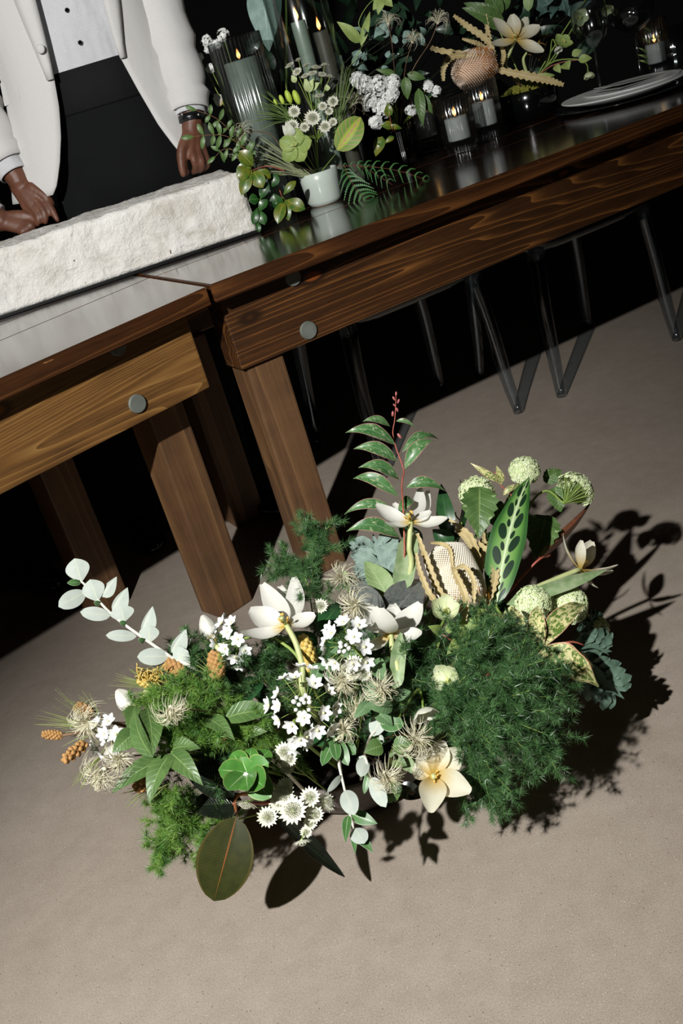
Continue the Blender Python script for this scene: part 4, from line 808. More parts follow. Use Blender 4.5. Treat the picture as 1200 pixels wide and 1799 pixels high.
stemtube(MB(), [(1000, 1130, -.01), (930, 1150, .02), root(.12, -.02)], .002, .003).build('stem', green_stem, t); random.seed(11)

# variegated leucothoe at the right
branch('variegated_spray', 'cream and green splashed leaves on a pink stem at the right side', [root(.1, -.02), (900, 1155, -.05), (940, 1142, -.07), (1000, 1128, -.07), (1026, 1133, -.06)],
  [((925, 1135, -.08), (897, 1062, -.07), 28), ((910, 1130, -.07), (860, 1075, -.06), 30), ((945, 1140, -.08), (1034, 1053, -.06), 40), ((950, 1142, -.08), (942, 1060, -.07), 34), ((945, 1148, -.09), (1056, 1203, -.09), 64, Vector((.1, -.6, .8))), ((985, 1150, -.07), (1046, 1172, -.06), 28), ((938, 1160, -.09), (883, 1203, -.1), 34), ((950, 1168, -.08), (985, 1225, -.06), 30)], [VARI, LEAFU], .0022, red_stem, G, shape='ovate', fold=.3, bend=.08, tipbend=.1, nl=14, ripple=.05, arc=.06)
branch('variegated_sprig', 'small variegated tip with reddish shoots between the upper viburnum balls', [root(.08, .1), (885, 920, .05), (879, 850, .04), (868, 828, .04)], [((880, 848, .03), (826, 813, .02), 14), ((880, 852, .02), (872, 818, .0), 18), ((884, 870, .03), (905, 850, .02), 12)], [VARI, LEAFU], .0014, red_stem, G, shape='lance')
branch('bronze_leaf', 'slender folded bronze leaf leaning right behind the pale tulip', [root(.12, .05), (925, 1005, .02), (945, 980, .02)], [((940, 990, .02), (1040, 880, .06), 26, Vector((-.6, -.3, .4)))], [BROWNL, plain('bronze_under', '8a5a40', .45)], .0018, red_stem, G, fold=1.2, bend=-.06, shape='lance')
branch('bronze_shoot', 'thin red pointed shoot under the bronze leaf', [root(.12, .05), (920, 1010, .0), (967, 975, .0)], [], [BROWNL], .0022, red_stem, G)
branch('dark_leaves', 'dark glossy green leaves with purple fold behind the first viburnum', [root(.06, .12), (800, 960, .06), (800, 900, .06)], [((790, 950, .05), (775, 850, .05), 34), ((800, 945, .05), (808, 842, .05), 22, Vector((.7, -.4, .2))), ((795, 960, .04), (760, 930, .04), 36), ((800, 935, .06), (775, 965, .04), 30), ((740, 960, .05), (700, 925, .06), 36), ((845, 985, .05), (880, 930, .06), 40)], [leafmat('deep_green', '24462a', '2f5a30', vein='46703f', midw=.03, rough=.3, coat=.4), plain('purple_under', '4a2438', .5)], .002, green_stem, G)

# silver leaved branch at the left, white felt towards the light
sv = [((272, 1009), (254, 1001))]
t = thing('silver_branch', 'silvery white leaved branch arching out to the upper left', 'foliage', root(-.12, .02), G)
stemtube(MB(), [(302, 1155, -.02), (268, 1132, -.02), (220, 1098, -.02), (195, 1078, -.02), (174, 1056, -.02), (152, 1030, -.02), (141, 1020, -.02)], .0026, .0016).build('stem', silver_stem, t)
stemtube(MB(), [(302, 1155, -.02), (360, 1190, .0), root(-.12, .02)], .0026, .003).build('lower_stem', silver_stem, t)
for a, b, w, gf in (((143, 1023), (131, 981), 42, 0), ((150, 1040), (103, 1066), 32, 0), ((172, 1057), (158, 1018), 40, 0), ((142, 1024), (118, 1024), 12, 1), ((177, 1048), (205, 1013), 22, 2), ((194, 1082), (141, 1075), 25, 0), ((197, 1072), (224, 1032), 28, 2), ((218, 1093), (212, 1063), 42, 0), ((240, 1118), (186, 1116), 21, 0), ((249, 1110), (268, 1065), 28, 2), ((262, 1130), (262, 1098), 35, 0), ((296, 1153), (241, 1154), 31, 0), ((301, 1146), (327, 1105), 28, 2), ((305, 1165), (330, 1143), 40, 0), ((176, 1062), (165, 1058), 10, 1), ((222, 1098), (210, 1092), 10, 1), ((253, 1128), (243, 1122), 10, 1)):
    A, B = P(a[0], a[1], -.02), P(b[0], b[1], -.03); fc = camdir(A)+Vector((0, 0, .2)); ob = MB()
    if gf == 0: leaf(ob, A, B, w*mpp(A), fc, fold=-.12, bend=.05, shape='obov' if w > 33 else 'round', nl=10, nw=6, mi=(0, 1)); mm = [SILV, SILVG]
    elif gf == 1: leaf(ob, A, B, w*mpp(A), fc, fold=.2, shape='round', nl=6, mi=(0, 1)); mm = [SILVG, SILV]
    else: leaf(ob, A, B, w*1.25*mpp(A), fc+Vector((-.9, 0, -.1)), fold=-.7, bend=.05, shape='ovate', nl=10, nw=6, mi=(0, 1)); mm = [SILV, SILVG]
    ob.build('leaf', mm, t)
def silverhang(label, stem, lv, grp=G):
    t = thing('silver_sprig', label, 'foliage', V3(stem[0]), grp); stemtube(MB(), [V3(p) for p in stem], .0024, .0014).build('stem', silver_stem, t)
    for a, b, w, k in lv:
        A, B = V3(a), V3(b); leaf(MB(), A, B, w*mpp(A), camdir(A)+Vector((random.uniform(-.25, .25), 0, random.uniform(-.1, .5))), fold=.12 if k else -.1, bend=.07, shape='round' if k < 2 else 'ovate', nl=9, nw=6).build('leaf', [SILVG, SILV] if k else [SILV, SILVG], t)
silverhang('felted sprig hanging in front of the bowl with white and green round leaves', [root(-.03, -.12), (592, 1300, -.05), (595, 1340, -.05), (605, 1385, -.04), (617, 1440, -.03), (625, 1462, -.03)],
  [((590, 1295, -.06), (566, 1345, -.07), 24, 1), ((590, 1296, -.06), (625, 1325, -.07), 28, 1), ((588, 1292, -.06), (572, 1310, -.05), 20, 1), ((592, 1297, -.07), (612, 1345, -.07), 22, 1), ((586, 1300, -.07), (592, 1336, -.08), 20, 1), ((594, 1290, -.05), (625, 1285, -.05), 20, 1), ((600, 1362, -.06), (575, 1392, -.08), 12, 0), ((606, 1388, -.06), (623, 1432, -.08), 32, 0), ((612, 1432, -.05), (607, 1480, -.06), 18, 2), ((618, 1430, -.05), (663, 1447, -.06), 26, 2), ((622, 1455, -.05), (640, 1482, -.06), 32, 0), ((622, 1458, -.05), (655, 1497, -.05), 22, 2), ((620, 1460, -.05), (624, 1500, -.05), 12, 2)])
silverhang('felted sprig with pale leaves drooping beside the creamy tulip', [root(.0, -.12), (640, 1330, -.05), (652, 1370, -.05)], [((626, 1335, -.05), (645, 1330, -.06), 10, 0), ((640, 1330, -.06), (634, 1365, -.07), 24, 0), ((652, 1365, -.05), (678, 1418, -.06), 28, 0), ((650, 1350, -.05), (640, 1395, -.04), 12, 1), ((660, 1378, -.04), (690, 1410, -.03), 20, 1)])
silverhang('felted sprig with two green leaves above the hanging sprig', [root(.0, -.1), (648, 1300, -.06), (668, 1278, -.08)], [((655, 1293, -.08), (672, 1252, -.09), 30, 0), ((668, 1272, -.09), (710, 1272, -.1), 30, 1), ((652, 1290, -.06), (680, 1305, -.07), 18, 1), ((668, 1290, -.08), (672, 1305, -.08), 8, 0)])
# round rosette, rubber leaves and strap leaf at the front
t = thing('rosette_leaves', 'rosette of round glossy green leaves with pale veins over the bowl rim', 'foliage', root(-.08, -.12), G)
rc = P(434, 1358, -.1); stemtube(MB(), [rc, (470, 1330, 0), root(-.08, -.12)], .0025, .003).build('stem', silver_stem, t)
for (x, y, w, dy) in ((384, 1352, 40, -.11), (400, 1388, 44, -.13), (472, 1340, 44, -.12), (474, 1318, 36, -.08), (442, 1314, 32, -.09), (464, 1382, 46, -.14), (424, 1330, 28, -.11), (408, 1322, 36, -.08), (476, 1402, 44, -.1), (436, 1388, 38, -.14)):
    leaf(MB(), rc, P(x, y, dy), w*1.1*mpp(rc), camdir(rc)+Vector((-.2, 0, .3)), fold=.08, bend=.04, shape='round', nl=10, nw=6).build('leaf', [ROUNDG, LEAFU], t)
for k in range(7): MB().ball(rc+rdir(camdir(rc), .9)*.006-Vector((0, .004, 0)), .0028, 7).build('bud', plain('white_bud', 'e6e8dc', .7), t)
RG = 'rubber plant leaves at the front of the bowl'
branch('rubber_leaf', 'big glossy olive rubber leaf with orange midrib lying toward the viewer', [root(-.1, -.12), (425, 1395, -.0), (415, 1436, .03)], [((415, 1436, .0), (376, 1583, .05), 98, Vector((.3, -.8, .85)))], [RUB, RUBU], .003, plain('orange_petiole', '9c5a2c', .4, 'b06a34'), RG, fold=.06, bend=.05, nl=20, nw=8, shape='round')
branch('rubber_leaf', 'dark rubber leaf angled left under the green rosette', [root(-.1, -.1), (395, 1395, .0)], [((412, 1398, -.02), (306, 1322, -.03), 62, Vector((-.2, -.3, 1)))], [RUBD, RUBU], .003, brown_stem, RG, fold=.08, bend=.06, nl=14, nw=6, shape='ovate')
branch('rubber_leaf', 'dark rubber leaf pointing left just above the olive one with a red vein', [root(-.1, -.12), (410, 1412, .0)], [((428, 1412, .02), (321, 1418, .03), 58, Vector((0, -.5, .9)))], [RUBD, RUBU], .003, red_stem, RG, fold=.08, bend=.06, nl=14, nw=6, shape='ovate')
branch('strap_leaf', 'long dark strap leaf pointing down from the bowl onto the concrete', [root(-.05, -.13), (478, 1418, .0)], [((478, 1415, -.01), (606, 1541, .06), 34, Vector((.5, -.5, .8)))], [RUBD, RUBU], .002, green_stem, G, fold=.5, bend=-.06, shape='strap', nl=16)
branch('rubber_leaf', 'dark rubber leaf shaded beneath the tulip at the rim', [root(.05, -.14), (725, 1395, .0)], [((700, 1385, .02), (745, 1400, .02), 34)], [RUBD, RUBU], .003, brown_stem, RG, nl=12, nw=6)

# alliums
allium('white allium head with starry florets and round buds in the middle', (535, 1243, -.1), .052, camdir(P(535, 1243))+Vector((0, 0, .35)), [(535, 1300, -.05), root(-.02, -.08)], 18, nb=12)
allium('white allium head seen from the side behind the pine cone', (424, 1122, -.04), .040, Vector((-.9, -.5, .25)), [(470, 1118, -.04), (520, 1150, -.05), (555, 1220, -.03), root(.0, -.02)], 16, nb=3)
allium('white allium head tucked under a white tulip', (618, 1132, -.12), .040, Vector((-.5, -.7, .5)), [(640, 1180, -.06), root(.0, -.04)], 15, nb=7)
allium('small white allium head at the left among seed heads', (200, 1292, -.03), .030, Vector((-.5, -.7, .3)), [(250, 1300, 0), root(-.12, -.04)], 12, nb=4)
allium('few drooping allium florets under the big allium head', (520, 1290, -.09), .022, Vector((.5, -.6, -.7)), [(525, 1270, -.07), root(-.02, -.08)], 5, nb=1)

# astrantia at the front rim and in the middle
AG = 'astrantia stems at the front of the bowl'
astrantia('astrantia cluster with reddish centre hanging at the bowl front', [(515, 1425, -.08, 1.35), (545, 1402, -.08, 1.0), (552, 1432, -.07, .9), (572, 1410, -.07, .95, (.8, -.5, .3)), (545, 1447, -.06, .7), (538, 1462, -.05, .6), (530, 1475, -.06, .9, (0, -.4, -.7))], root(-.04, -.13), AG)
astrantia('astrantia heads under the rosette leaves', [(433, 1408, -.07, 1.05, (-.3, -.6, -.3)), (470, 1436, -.06, 1.0), (498, 1398, -.08, 1.1), (490, 1412, -.07, .9), (502, 1380, -.07, .8)], root(-.07, -.13), AG)
astrantia('small astrantia heads beside the big allium head', [(500, 1322, -.07, 1.0), (508, 1335, -.07, .8), (505, 1350, -.06, .7)], root(-.05, -.12), AG)
astrantia('astrantia heads in the middle between the seed heads', [(622, 1168, -.11, 1.0), (640, 1185, -.11, .8), (618, 1185, -.1, .8), (652, 1172, -.1, .7)], root(.0, -.06), AG)
astrantia('small shaded astrantia head behind the curved tulip', [(562, 1066, .0, .9), (478, 1120, .0, .9), (500, 1128, .0, .8)], root(-.02, .02), AG)

# clematis seed heads
for lab, c, r, d in (('silky seed head at the far left tip of the flowers', (158, 1268, -.04), 36, (-.4, -.7, .3)), ('drooping silky seed head lowest at the left', (183, 1352, -.06), 40, (-.5, -.6, -.4)), ('silky seed head just above the lowest left one', (212, 1330, -.05), 32, (0, -.8, .3)),
    ('silky seed head over the bright fern at left', (300, 1242, -.13), 32, (.2, -.7, -.4)), ('silky seed head near the table leg base', (600, 1018, .0), 32, (0, -.6, .7)), ('silky seed head against the pewter leaf', (628, 1062, -.1), 34, (-.4, -.7, .4)),
    ('silky seed head left of centre under the allium', (605, 1192, -.13), 34, (-.4, -.8, .1)), ('silky seed head on the tulip leaf in the middle', (668, 1205, -.15), 32, (.2, -.9, .1)), ('silky seed head beside the nodding hellebore', (726, 1294, -.12), 36, (.4, -.8, .1)),
    ('silky seed head above the bowl rim at centre', (676, 1358, -.1), 34, (.3, -.8, -.2)), ('small silky seed head above the hanging sprig', (606, 1283, -.1), 24, (0, -.7, .6)), ('shaded silky seed head below the middle one', (628, 1238, -.1), 28, (0, -.9, -.2))):
    p = V3(c); seedhead(lab, c, r*mpp(p), d, [p.lerp(root(), .3)+Vector((0, .02, -.01)), root(random.uniform(-.08, .06), random.uniform(-.06, .05))])

# pine tips with pollen cones and needles at the left
def pinetip(label, cones, stem, tufts, grp='pine tips with pollen cones in the floor bowl', mat=CONE):
    t = thing('pine_tip', label, 'foliage', V3(stem[-1]), grp); stemtube(MB(), [V3(p) for p in stem], .0022, .003, 6).build('twig', brown_stem, t)
    for a, b, r in cones: conecluster(MB(), V3(a), V3(b), r*mpp(V3(a)), n=int(24+abs(a[0]-b[0]+a[1]-b[1])*.6)).build('pollen_cone', mat, t)
    nb = MB()
    for c, d, n, L_ in tufts:
        c = V3(c); d = V3(d)-c; dl = d.length; d.normalize()
        for k in range(n):
            e = rdir(d, .5); nb.tube([c, c+e*dl*.5*L_+Vector((0, 0, .002)), c+e*dl*L_*random.uniform(.7, 1.1)], [.0006, .00055, .0002], 3, caps=False)
    if tufts: tag(nb.build('needles', PINE, t), kind='stuff')
    return t
pinetip('pine tip with pale needles and two brown cones reaching furthest left', [((108, 1292, -.03), (75, 1290, -.03), 8), ((150, 1306, -.04), (112, 1336, -.05), 11)], [(108, 1292, -.03), (165, 1285, -.03), (250, 1290, 0), root(-.12, 0)], [((170, 1280, -.02), (75, 1245, -.02), 22, 1), ((175, 1330, -.02), (130, 1385, -.02), 14, 1), ((160, 1290, -.02), (115, 1310, 0), 10, 1)])
pinetip('pine tip with an orange brown cone behind the far left seed head', [((160, 1255, .0), (134, 1240, .0), 11)], [(160, 1255, 0), (240, 1280, .02), root(-.12, .02)], [((180, 1265, 0), (130, 1235, .02), 10, 1)])
pinetip('pine tip with a golden cone standing in front of white allium', [((383, 1190, -.05), (376, 1148, -.05), 14)], [(383, 1190, -.05), (395, 1220, -.03), root(-.08, -.02)], [((385, 1195, -.04), (345, 1150, -.02), 16, 1)])
pinetip('pine tip with golden cone under the silver branch leaves', [((318, 1180, -.02), (292, 1163, -.01), 13)], [(318, 1180, -.02), (360, 1200, 0), root(-.1, 0)], [((330, 1185, -.01), (250, 1165, 0), 26, 1), ((330, 1195, 0), (235, 1205, 0), 26, 1), ((335, 1190, 0), (310, 1125, .02), 16, 1)])
pinetip('yellow curled grevillea bloom among pine needles', [((275, 1198, -.02), (245, 1192, -.02), 13)], [(275, 1198, -.02), (340, 1210, 0), root(-.1, 0)], [((290, 1215, -.01), (200, 1180, 0), 20, 1)], mat=GREV)
t = bpy.data.objects[[o.name for o in bpy.data.objects if o.get('label') == 'yellow curled grevillea bloom among pine needles'][0]]; b = MB()
for k in range(26):
    c = P(random.uniform(240, 285), random.uniform(1183, 1205), -.03); e = rdir(Vector((0, -.3, 1)), .7); e2 = rdir(Vector((1, 0, 0)), 1.5); b.tube(spline([c, c+e*.012, c+e*.014+e2*.008, c+e*.004+e2*.012], 8), .0009, 4)
b.build('styles', GREV, t)
pinetip('yellow grevillea bloom behind the curved tulip stem', [((548, 1180, -.01), (530, 1120, .0), 16)], [(548, 1180, -.01), root(.0, .0)], [((560, 1185, -.02), (505, 1200, -.03), 18, 1), ((555, 1190, -.03), (500, 1225, -.04), 16, 1)], mat=GREV)
pinetip('small orange cone in the bright fern near the long leaf', [((402, 1300, -.05), (386, 1290, -.05), 10)], [(402, 1300, -.05), root(-.08, -.05)], [])
pinetip('brown cone hanging below the left leaves', [((265, 1370, -.02), (238, 1385, -.02), 12)], [(265, 1370, -.02), (300, 1340, 0), root(-.12, -.06)], [((270, 1385, -.01), (215, 1400, 0), 14, 1), ((300, 1375, -.01), (250, 1395, 0), 12, 1)])

# broad green climber leaves
branch('climber_leaves', 'trio of broad green leaves over the left seed heads', [root(-.1, -.06), (300, 1300, -.05), (260, 1262, -.06)], [((268, 1330, -.08), (238, 1240, -.08), 44, Vector((-.5, -.8, .3))), ((258, 1245, -.07), (268, 1330, -.09), 44, Vector((.4, -.8, .4))), ((240, 1285, -.07), (198, 1322, -.07), 40), ((238, 1240, -.05), (225, 1285, -.06), 30)], [LEAFG, LEAFU], .0016, green_stem, G, fold=.25, nl=12, nw=6)
branch('climber_leaves', 'green pointed leaves hanging at the lower left above the floor', [root(-.1, -.1), (330, 1330, -.05), (300, 1320, -.06)], [((300, 1325, -.07), (260, 1408, -.07), 44, Vector((-.4, -.8, .3))), ((300, 1322, -.07), (354, 1376, -.09), 40, Vector((.2, -.7, .7))), ((300, 1318, -.06), (350, 1312, -.08), 36, Vector((.1, -.4, 1))), ((285, 1335, -.05), (195, 1390, -.05), 38, Vector((-.2, -.6, .7))), ((290, 1335, -.03), (230, 1365, -.03), 34)], [LEAFG, LEAFU], .0016, green_stem, G, fold=.25, nl=12, nw=6, tipbend=.08)
branch('climber_leaves', 'long leaf and folded leaf beside the big allium head', [root(-.06, -.08), (420, 1270, -.05), (360, 1270, -.06)], [((395, 1262, -.08), (490, 1250, -.1), 44, Vector((0, -.5, 1))), ((362, 1262, -.07), (412, 1300, -.1), 34, Vector((.5, -.8, .3))), ((360, 1265, -.05), (325, 1280, -.05), 34), ((420, 1290, -.06), (470, 1285, -.08), 26)], [LEAFG, LEAFU], .0016, green_stem, G, fold=.25, nl=12, nw=6)
branch('climber_leaves', 'mid green leaves in the middle around the shaggy seed heads', [root(.0, -.06), (640, 1220, -.1)], [((655, 1160, -.1), (680, 1200, -.12), 34), ((650, 1235, -.12), (622, 1262, -.12), 24), ((660, 1230, -.1), (640, 1195, -.1), 44), ((690, 1240, -.12), (640, 1240, -.13), 36), ((650, 1140, -.08), (580, 1145, -.06), 34), ((600, 1200, -.08), (575, 1160, -.07), 36), ((690, 1225, -.12), (722, 1215, -.13), 26), ((660, 1250, -.1), (690, 1275, -.1), 28), ((565, 1165, -.06), (550, 1205, -.06), 30)], [leafmat('sage_leaf', '587a50', '6c8c60', vein='8aa67c', midw=.03, sidev=8, sidew=.07, rough=.5), LEAFU], .0016, green_stem, G, fold=.2, nl=10, nw=6)
branch('climber_leaves', 'green leaves under the silky seed head at the bowl front', [root(.04, -.12), (690, 1310, -.06)], [((672, 1310, -.09), (640, 1322, -.09), 34), ((690, 1312, -.1), (728, 1308, -.11), 34), ((690, 1335, -.05), (715, 1345, -.06), 26), ((690, 1370, -.05), (695, 1410, -.04), 30)], [LEAFG, LEAFU], .0016, green_stem, G, fold=.2, nl=10, nw=6)
branch('climber_leaves', 'leaves shading the far rim between fern plumes', [root(.0, .05), (560, 1100, .03)], [((560, 1110, .0), (600, 1060, .02), 40), ((450, 1190, .0), (430, 1240, -.02), 36), ((470, 1180, .02), (520, 1200, .0), 40), ((350, 1220, .02), (400, 1230, .0), 36), ((730, 1180, -.02), (690, 1150, -.02), 40), ((740, 1140, -.02), (770, 1170, -.04), 40), ((545, 1290, .0), (600, 1310, -.03), 36), ((440, 1320, .0), (370, 1310, -.02), 40)], [leafmat('deep_green', '24462a', '2f5a30', vein='46703f', midw=.03, rough=.3, coat=.4), LEAFU], .002, green_stem, G, nl=10, nw=6)

# fine asparagus fern plumes
FG = 'fine asparagus fern plumes in the floor bowl'
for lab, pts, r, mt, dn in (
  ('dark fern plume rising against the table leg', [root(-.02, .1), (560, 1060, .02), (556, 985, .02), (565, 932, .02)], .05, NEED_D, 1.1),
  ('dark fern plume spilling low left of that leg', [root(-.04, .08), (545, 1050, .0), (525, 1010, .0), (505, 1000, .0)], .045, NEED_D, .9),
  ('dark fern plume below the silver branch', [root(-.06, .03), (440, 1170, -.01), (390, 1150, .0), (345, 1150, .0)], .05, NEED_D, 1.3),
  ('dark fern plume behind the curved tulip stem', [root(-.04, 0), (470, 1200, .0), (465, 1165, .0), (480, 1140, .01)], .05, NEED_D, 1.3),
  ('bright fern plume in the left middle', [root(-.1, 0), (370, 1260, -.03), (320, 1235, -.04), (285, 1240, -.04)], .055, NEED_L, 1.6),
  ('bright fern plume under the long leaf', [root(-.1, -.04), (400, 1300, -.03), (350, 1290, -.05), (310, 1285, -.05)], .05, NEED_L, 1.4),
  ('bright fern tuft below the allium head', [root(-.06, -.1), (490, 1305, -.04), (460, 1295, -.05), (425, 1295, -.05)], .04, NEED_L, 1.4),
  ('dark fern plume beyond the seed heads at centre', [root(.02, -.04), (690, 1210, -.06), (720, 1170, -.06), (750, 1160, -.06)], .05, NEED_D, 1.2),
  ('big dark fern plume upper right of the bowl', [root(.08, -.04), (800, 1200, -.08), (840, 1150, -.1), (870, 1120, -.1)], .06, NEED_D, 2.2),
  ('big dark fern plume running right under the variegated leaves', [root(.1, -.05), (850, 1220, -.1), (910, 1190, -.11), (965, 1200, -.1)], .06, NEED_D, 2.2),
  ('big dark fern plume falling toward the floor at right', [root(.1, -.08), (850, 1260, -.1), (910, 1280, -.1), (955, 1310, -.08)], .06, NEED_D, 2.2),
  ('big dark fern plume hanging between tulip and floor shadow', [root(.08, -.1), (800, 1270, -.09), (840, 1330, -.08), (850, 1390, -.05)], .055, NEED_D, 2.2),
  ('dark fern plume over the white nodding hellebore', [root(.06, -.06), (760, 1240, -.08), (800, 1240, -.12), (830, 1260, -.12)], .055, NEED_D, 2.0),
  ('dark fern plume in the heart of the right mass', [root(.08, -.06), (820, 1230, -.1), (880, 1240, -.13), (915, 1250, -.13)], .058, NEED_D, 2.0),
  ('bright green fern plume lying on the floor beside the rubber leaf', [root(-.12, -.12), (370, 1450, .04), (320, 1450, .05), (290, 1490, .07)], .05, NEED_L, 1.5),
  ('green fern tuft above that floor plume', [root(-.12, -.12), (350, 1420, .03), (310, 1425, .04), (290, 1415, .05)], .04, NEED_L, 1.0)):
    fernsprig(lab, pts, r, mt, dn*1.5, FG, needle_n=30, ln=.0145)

# FILL: deep foliage that closes the mound over the bowl
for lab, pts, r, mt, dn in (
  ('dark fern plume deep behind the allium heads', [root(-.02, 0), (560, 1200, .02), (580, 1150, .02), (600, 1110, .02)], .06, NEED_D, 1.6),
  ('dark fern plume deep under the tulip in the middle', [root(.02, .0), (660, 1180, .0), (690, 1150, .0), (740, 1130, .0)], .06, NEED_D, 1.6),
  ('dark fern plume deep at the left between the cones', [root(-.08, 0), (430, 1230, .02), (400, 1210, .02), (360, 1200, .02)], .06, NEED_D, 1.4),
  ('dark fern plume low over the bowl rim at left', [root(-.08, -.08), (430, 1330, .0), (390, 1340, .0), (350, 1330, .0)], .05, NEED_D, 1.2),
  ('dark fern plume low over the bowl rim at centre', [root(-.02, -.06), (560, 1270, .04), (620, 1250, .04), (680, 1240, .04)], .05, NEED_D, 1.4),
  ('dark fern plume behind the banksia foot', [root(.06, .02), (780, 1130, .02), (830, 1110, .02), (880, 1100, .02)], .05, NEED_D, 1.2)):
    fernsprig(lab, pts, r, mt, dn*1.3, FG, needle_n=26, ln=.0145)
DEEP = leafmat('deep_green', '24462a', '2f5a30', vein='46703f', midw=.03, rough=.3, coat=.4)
def filler(label, n, box, dy, mats, sz, rt):
    t = thing('filler_leaves', label, 'foliage', rt, G); sb = MB()
    for k in range(n):
        x, y = random.uniform(box[0], box[2]), random.uniform(box[1], box[3]); a = P(x, y, random.uniform(*dy)); d = (rdir(Vector((0, -.5, .6)), 1.3)); L_ = random.uniform(*sz)
        leaf(MB(), a, a+d*L_, L_*.5, camdir(a)+rdir(Vector((0, 0, 1)), 1.2)*.6, fold=.2, bend=.1, nl=8, nw=4).build('leaf', mats, t)
        if k % 2 == 0: stemtube(sb, [rt, rt.lerp(a, .6)+Vector((0, 0, .02)), a], .0012, .0008, 4, 0, 5)
    sb.build('stem', green_stem, t)
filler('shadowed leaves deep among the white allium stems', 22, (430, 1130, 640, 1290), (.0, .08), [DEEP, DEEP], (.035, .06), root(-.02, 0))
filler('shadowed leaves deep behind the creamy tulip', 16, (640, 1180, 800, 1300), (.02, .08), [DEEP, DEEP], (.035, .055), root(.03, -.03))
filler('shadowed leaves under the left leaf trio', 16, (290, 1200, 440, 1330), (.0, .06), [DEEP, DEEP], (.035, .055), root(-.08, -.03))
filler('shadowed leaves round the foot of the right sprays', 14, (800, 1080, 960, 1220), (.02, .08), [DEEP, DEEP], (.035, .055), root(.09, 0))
# ------------------------------------------------------------------ on the right table
TG = 'candles and vases along the table'
def axis_at(px, py, y): p = ony(px, py, y); return Vector((p.x, p.y, TZ)), p.z
smoke = glass('smoke_glass', 'e6e8e8', .16); clear = glass('clear_glass', 'f2f5f4', .1); amber = glass('dark_glass', '5a4a3c', .05)
wax_w = plain('white_wax', 'e4e6e2', .45, 'eeefec', sss=.2); wax_g = plain('sage_wax', '9aa89a', .5, 'a8b5a6', sss=.15); wax_d = plain('grey_wax', '5f5a50', .5, '6a655a')
def flame_mat():
    m = bpy.data.materials.new('flame'); m.use_nodes = True; nt = m.node_tree; nt.nodes.clear(); o = nt.nodes.new('ShaderNodeOutputMaterial'); e = nt.nodes.new('ShaderNodeEmission')
    uvn = nt.nodes.new('ShaderNodeUVMap'); sp = nt.nodes.new('ShaderNodeSeparateXYZ'); nt.links.new(uvn.outputs[0], sp.inputs[0]); nt.links.new(ramp(nt, sp.outputs[1], [(0, 'ff8a30'), (.4, 'ffd890'), (.8, 'ff9a40'), (1, 'ff6a20')]), e.inputs[0]); e.inputs[1].default_value = 3.0; nt.links.new(e.outputs[0], o.inputs[0]); return m
def LASTC(): return COL.objects[-1]
FLM = flame_mat(); WICK = plain('wick', '15110e', .9)
def flame(t, p, h=.03, r=.005):
    MB().tube([p-Vector((0, 0, .008)), p+Vector((0, 0, .006))], .0009, 5).build('wick', WICK, t)
    MB().lathe([(.0006, .0), (r*.8, h*.18), (r, h*.34), (r*.7, h*.6), (r*.25, h*.88), (0, h)], p, 12).build('flame', FLM, t)
rib = lambda n, a: (lambda q: 1+a*math.cos(q*n))
def hurricane(label, c, r, h, ribs, candles, mat, name='candle_holder', foot=False, taper=1.0):
    t = thing(name, label, 'candle holder', c, TG)
    pr = [(r*.96*taper, 0), (r*taper, .004), (r*taper, .012), (r*(1+(taper-1)*.5), h*.5), (r, h), (r-.0015, h+.001), (r-.003, h), (r*(1+(taper-1)*.5)-.003, h*.5), (r*taper-.003, .02), (r*taper*.9, .014), (0, .014)]
    if foot: pr = [(r*.84, 0), (r*.86, .003), (r*.86, .028), (r*.9, .032), (r, .036), (r, h*.6), (r, h), (r-.0015, h+.001), (r-.003, h), (r-.003, h*.6), (r-.003, .045), (r*.85, .041), (0, .041)]
    MB().lathe(pr, c, 160 if ribs else 48, rfun=rib(ribs, .022) if ribs else None).build('glass', mat, t)
    for (dx, dy, cr, z0, z1, m_) in candles:
        q = c+Vector((dx, dy, 0)); MB().lathe([(cr*.98, z0), (cr, z0+.003), (cr, z1-.004), (cr*.95, z1), (cr*.6, z1-.003), (0, z1-.004)], q, 28).build('candle', m_, t); flame(bpy.data.objects[-1] if False else LASTC(), q+Vector((0, 0, z1+.002)), .034 if cr < .03 else .026, .0055)
    return t
c, z1 = axis_at(410, 67, 3.0); zc = ony(411, 108, 3.0).z-TZ
hurricane('pillar candle in tall ribbed smoke glass behind the plaster block end', c, .069, z1-TZ, 40, [(0, 0, .044, .016, zc, wax_g)], smoke, taper=1.12)
c, z1 = axis_at(535, 62, 3.02); zt1 = ony(527, 36, 3.0).z-TZ; zt2 = ony(560, 55, 3.03).z-TZ
d1 = ony(527, 36, 3.0)-ony(535, 62, 3.02); d2 = ony(560, 57, 3.05)-ony(535, 62, 3.02)
hurricane('tall clear glass cylinder holding two lit taper candles', c, .082, .72, 0, [(d1.x-.006, -.02, .0195, .016, zt1, wax_g), (d2.x+.004, .03, .021, .016, zt2, wax_d)], clear)
for lab, bx, by, r, h in (('ribbed smoke votive glass in front, nearest the table edge', 814, 271, .047, .155), ('ribbed smoke votive glass beside the black bowl', 861, 245, .048, .165), ('unlit looking ribbed votive in shade left of the pair', 757, 264, .046, .175)):
    c = onz(bx, by, TZ); t = hurricane(lab, c, r, h, 30, [(0, 0, .032, .042, h*.66, wax_w)], smoke, 'votive', True)
